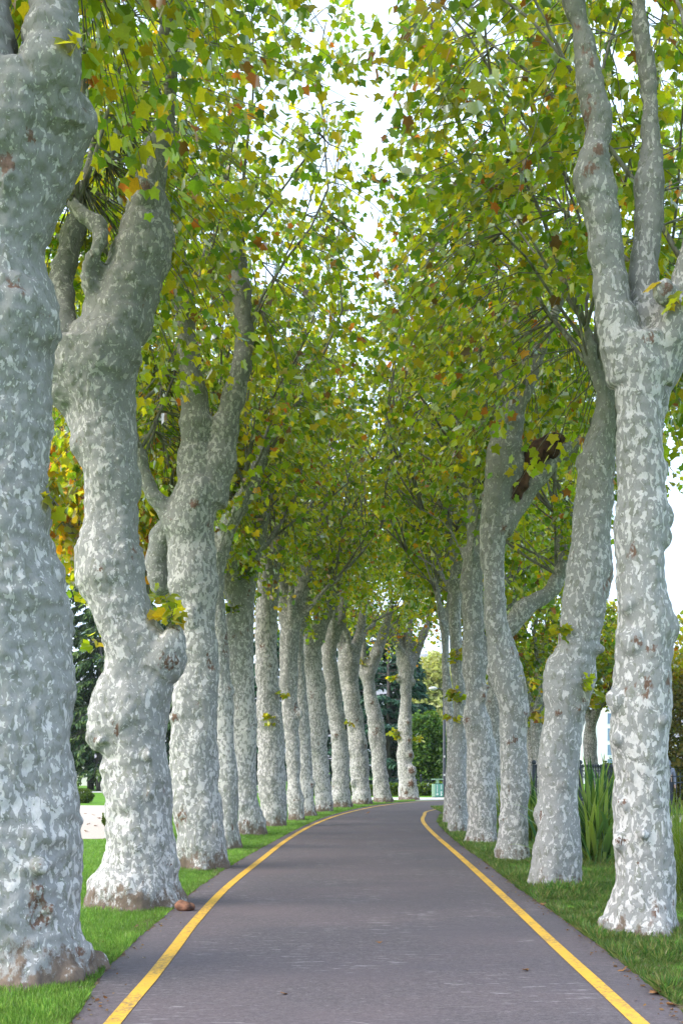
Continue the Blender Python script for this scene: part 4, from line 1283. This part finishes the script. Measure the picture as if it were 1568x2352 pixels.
def building():
    x0, x1, d, h = 14.6, 27, 92, 9
    wm = mat_simple('white_render', (.74, .74, .73), (.80, .80, .80), 3, .85)
    gl = mat_simple('blue_window_glass', (.10, .17, .28), (.18, .28, .40), .8, .12, 2, 0, .001, .8)
    fm = mat_simple('window_frame_paint', (.6, .62, .62), (.66, .67, .67), 10, .5)
    rt = mat_simple('roof_tiles', (.22, .12, .08), (.32, .18, .12), 8, .85)
    root = empty('white_building', ((x0 + x1) / 2, d + 4, 0), 'white building with a column of blue windows beyond the right-hand row', 'building')
    MB().box(x0, x1, d, d + 9, -.2, h).build('wall', wm, root)
    rf = MB(); v = [(x0 - .4, d - .4, h + .002), (x1 + .4, d - .4, h + .002), (x1 + .4, d + 9.4, h + .002), (x0 - .4, d + 9.4, h + .002), (x0 + 3, d + 4.5, h + 2), (x1 - 3, d + 4.5, h + 2)]
    rf.v, rf.f = v, [(0, 1, 5, 4), (1, 2, 5), (2, 3, 4, 5), (3, 0, 4), (3, 2, 1, 0)]
    rf.build('roof', rt, root)
    for cx in (15.05, 18.4, 20.2, 22, 24.4):
        for cz in (1.5, 2.75, 4.0, 5.3, 6.6, 7.9):
            w, hh = .42, (.42 if cz in (2.75, 5.3) else .5)
            f = MB()
            f.box(cx - w - .07, cx + w + .07, d - .05, d + .02, cz - hh - .07, cz - hh); f.box(cx - w - .07, cx + w + .07, d - .05, d + .02, cz + hh, cz + hh + .07)
            f.box(cx - w - .07, cx - w, d - .05, d + .02, cz - hh, cz + hh); f.box(cx + w, cx + w + .07, d - .05, d + .02, cz - hh, cz + hh)
            f.box(cx - .025, cx + .025, d - .045, d + .02, cz - hh, cz + hh)
            fo = f.build('window', fm, root)
            p = MB().box(cx - w, cx + w, d - .012, d + .02, cz - hh, cz + hh).mesh('pane')
            p.transform(Matrix.Translation(-root.location))
            link_mesh('pane', p, gl, None).parent = fo
building()

def pavilion():
    """pale wall glimpsed behind the spruces"""
    wm = mat_simple('pale_garden_wall', (.62, .60, .56), (.7, .68, .64), 3, .85)
    root = empty('garden_wall', (-16, 84, 0), 'pale garden wall with a stone coping behind the spruce trunks', 'wall')
    MB().box(-26, -6, 84, 84.4, -.1, 1.5).build('wall_face', wm, root)
    MB().box(-26.1, -5.9, 83.94, 84.46, 1.5, 1.6).build('coping', M['paving'], root)
pavilion()

def person():
    """walker behind the gate post at the right edge"""
    x, d = 10.2, 35.5
    sk = mat_simple('skin', (.42, .27, .2), (.46, .3, .23), 12, .6)
    hood = mat_simple('grey_blue_hoodie', (.16, .18, .22), (.21, .23, .28), 30, .9)
    tr = mat_simple('dark_trousers', (.03, .035, .05), (.05, .055, .07), 30, .9)
    J = {'pel': (0, 0, .95), 'sp': (0, 0, 1.15), 'ch': (0, 0, 1.34), 'nk': (0, -.01, 1.49), 'hd': (0, -.02, 1.60), 'tp': (0, -.01, 1.70),
         'sl': (-.18, 0, 1.42), 'el': (-.23, .02, 1.16), 'wl': (-.21, -.10, .93), 'fl': (-.205, -.13, .84), 'sr': (.18, 0, 1.42), 'er': (.23, .02, 1.16), 'wr': (.21, -.10, .93), 'fr': (.205, -.13, .84),
         'hl': (-.10, 0, .88), 'kl': (-.11, -.03, .48), 'al': (-.11, .04, .07), 'tl': (-.12, -.13, .035), 'hr': (.10, 0, .88), 'kr': (.11, .02, .48), 'ar': (.11, .10, .07), 'tr': (.12, -.06, .035)}
    R_ = {'pel': .13, 'sp': .12, 'ch': .135, 'nk': .055, 'hd': .085, 'tp': .07, 'sl': .065, 'el': .045, 'wl': .03, 'fl': .028, 'sr': .065, 'er': .045, 'wr': .03, 'fr': .028,
          'hl': .085, 'kl': .06, 'al': .042, 'tl': .035, 'hr': .085, 'kr': .06, 'ar': .042, 'tr': .035}
    E = [('pel', 'sp'), ('sp', 'ch'), ('ch', 'nk'), ('nk', 'hd'), ('hd', 'tp'), ('ch', 'sl'), ('sl', 'el'), ('el', 'wl'), ('wl', 'fl'), ('ch', 'sr'), ('sr', 'er'), ('er', 'wr'), ('wr', 'fr'),
         ('pel', 'hl'), ('hl', 'kl'), ('kl', 'al'), ('al', 'tl'), ('pel', 'hr'), ('hr', 'kr'), ('kr', 'ar'), ('ar', 'tr')]
    ks = list(J)
    def skin(name, keys, grow, mat, parent):
        me = bpy.data.meshes.new(name)
        idx = {k: i for i, k in enumerate(keys)}
        me.from_pydata([J[k] for k in keys], [(idx[a], idx[b]) for a, b in E if a in idx and b in idx], [])
        o = bpy.data.objects.new(name, me); COL.objects.link(o)
        o.modifiers.new('skin', 'SKIN'); s2 = o.modifiers.new('sub', 'SUBSURF'); s2.levels = s2.render_levels = 2
        for k, v in zip(keys, me.skin_vertices[0].data):
            v.radius = (R_[k] * grow, R_[k] * grow); v.use_root = (k == keys[0])
        dg = bpy.context.evaluated_depsgraph_get()
        m2 = bpy.data.meshes.new_from_object(o.evaluated_get(dg))
        bpy.data.objects.remove(o)
        m2.name = name
        r = link_mesh(name, m2, mat, None, True)
        r.parent = parent
        return r
    root = empty('person', (x, d, 0), 'person in a grey-blue hooded top walking behind the ball-topped railing post', 'person')
    skin('body', ks, 1.0, sk, root)
    skin('hooded_top', ['sp', 'ch', 'nk', 'sl', 'el', 'wl', 'sr', 'er', 'wr'], 1.14, hood, root)
    skin('trousers', ['pel', 'sp', 'hl', 'kl', 'al', 'hr', 'kr', 'ar'], 1.12, tr, root)
    hm = MB().ball((0, .02, 1.62), .118, 14, (.95, 1, 1.15)).mesh('hood')
    link_mesh('hood', hm, hood, None, True).parent = root
person()

# ------------------------------------------------------------------ fallen leaves
def fallen():
    rs = np.random.RandomState(9)
    lm = mat_simple('dry_leaf', (.16, .075, .03), (.26, .13, .05), 30, .8)
    V, fcs = TPL_HI
    spots = [(845, 1869, .17, 'single curled brown leaf lying in the road near the bend', None)]
    G = 'dry leaves lying on the gravel'
    for x, y in ((196, 1871), (215, 1874), (205, 1895), (222, 1899), (200, 1912), (228, 1882)):
        spots.append((x, y, .11, 'dry brown leaf lying on the beige gravel behind the nearest trunk', G))
    G2 = 'dry leaves along the right road edge'
    for x, y in ((1330, 2140), (1245, 2082), (1430, 2235), (1500, 2290), (1120, 1998), (1545, 2318)):
        spots.append((x, y, .075, 'small dry leaf at the grassy right edge of the road', G2))
    G3 = 'dry leaves scattered on the lane'
    for x, y in ((1205, 2235), (650, 2290), (870, 2170)):
        spots.append((x, y, .05, 'tiny dry leaf lying on the dark asphalt between the yellow lines', G3))
    for x, y, s, lab, g in spots:
        px, py = gnd(x, y)
        v = V[rs.randint(len(V))].copy() * s
        v[:, 1] -= .5 * s
        v[:, 2] = np.abs(v[:, 2]) * .7 + np.abs(v[:, 0]) * .35
        v[:, 2] -= v[:, 2].min()
        o = link_mesh('fallen_leaf', pydata('fallen_leaf', [tuple(q) for q in v], fcs), lm, None, True)
        so = o.modifiers.new('thick', 'SOLIDIFY'); so.thickness = .0015
        o.location = (px, py, .020); o.rotation_euler = (rs.normal(0, .2), rs.normal(0, .2), rs.uniform(0, 6.28))
        tag(o, lab, 'leaf', g)
fallen()

def litter():
    """bits of dry leaf and bark gathered along both edges of the lane"""
    rs = np.random.RandomState(77)
    n = 1500
    d = 6.3 * (38 / 6.3) ** rs.uniform(0, 1, n)
    right = rs.uniform(0, 1, n) < .68
    x = np.where(right, edge_x(EDGE_R, d) + rs.normal(.06, .10, n), edge_x(EDGE_L, d) + rs.normal(-.03, .09, n))
    z = np.where(np.abs(np.where(right, x - edge_x(EDGE_R, d), x - edge_x(EDGE_L, d))) > .06, .03, .021)
    P = np.stack([x, d, z], 1)
    T = np.stack([rs.normal(0, 1, n), rs.normal(0, 1, n), rs.normal(0, .2, n)], 1)
    N = np.array([0, 0, 1.]) + rs.normal(0, .25, (n, 3))
    cols = np.array(((.16, .075, .035), (.10, .06, .035), (.24, .14, .06), (.20, .15, .09)))
    o = leaves('leaf_litter', P, T, N, rs.uniform(.010, .032, n), cols[rs.randint(0, 4, n)], TPL_LO, M['shrub'], None, rs)
    tag(o, 'small bits of dry leaf and bark scattered along the asphalt edges', 'litter', kind='stuff')
litter()

# ------------------------------------------------------------------ air
def air():
    t = NT('haze')
    v = t.n('VolumePrincipled', i_Density=.00022)
    v.inputs['Color'].default_value = (.80, .88, 1, 1)
    t.l(v.outputs[0], t.out.inputs[1])
    mb = MB().box(-1600, 1600, -300, 2600, -6, 320)
    tag(mb.build('haze', t.m), kind='stuff')
air()

# ------------------------------------------------------------------ light
world = bpy.data.worlds.new('World'); SC.world = world; world.use_nodes = True
wt = world.node_tree
sky = wt.nodes.new('ShaderNodeTexSky'); sky.sky_type = 'NISHITA'; sky.sun_disc = False
SUN = Vector((-.80, -.34, .72)).normalized()
sky.sun_elevation = math.asin(SUN.z); sky.sun_rotation = math.atan2(SUN.x, SUN.y) % (2 * math.pi)
sky.air_density = 1.0; sky.dust_density = 2.5; sky.ozone_density = 1.0
mx = wt.nodes.new('ShaderNodeMix'); mx.data_type = 'RGBA'; mx.inputs[0].default_value = .5      # thin bright veil of cloud
mx.inputs[7].default_value = (4.7, 5.7, 7.2, 1)
wt.links.new(sky.outputs[0], mx.inputs[6]); wt.links.new(mx.outputs[2], wt.nodes['Background'].inputs[0])
wt.nodes['Background'].inputs[1].default_value = .15
ld = bpy.data.lights.new('sun', 'SUN'); ld.energy = 1.5; ld.angle = math.radians(50); ld.color = (1, .95, .87)
lo = bpy.data.objects.new('sun', ld); COL.objects.link(lo)
lo.rotation_euler = SUN.to_track_quat('Z', 'Y').to_euler()
lo.location = (-30, -10, 30)
SC.view_settings.view_transform = 'Standard'; SC.view_settings.look = 'None'
SC.view_settings.exposure = 1.65; SC.view_settings.gamma = 1; SC.view_settings.use_curve_mapping = False
SC.render.engine = 'CYCLES'
SC.cycles.max_bounces = 8; SC.cycles.diffuse_bounces = 7; SC.cycles.transmission_bounces = 4; SC.cycles.glossy_bounces = 2
SC.cycles.use_denoising = True
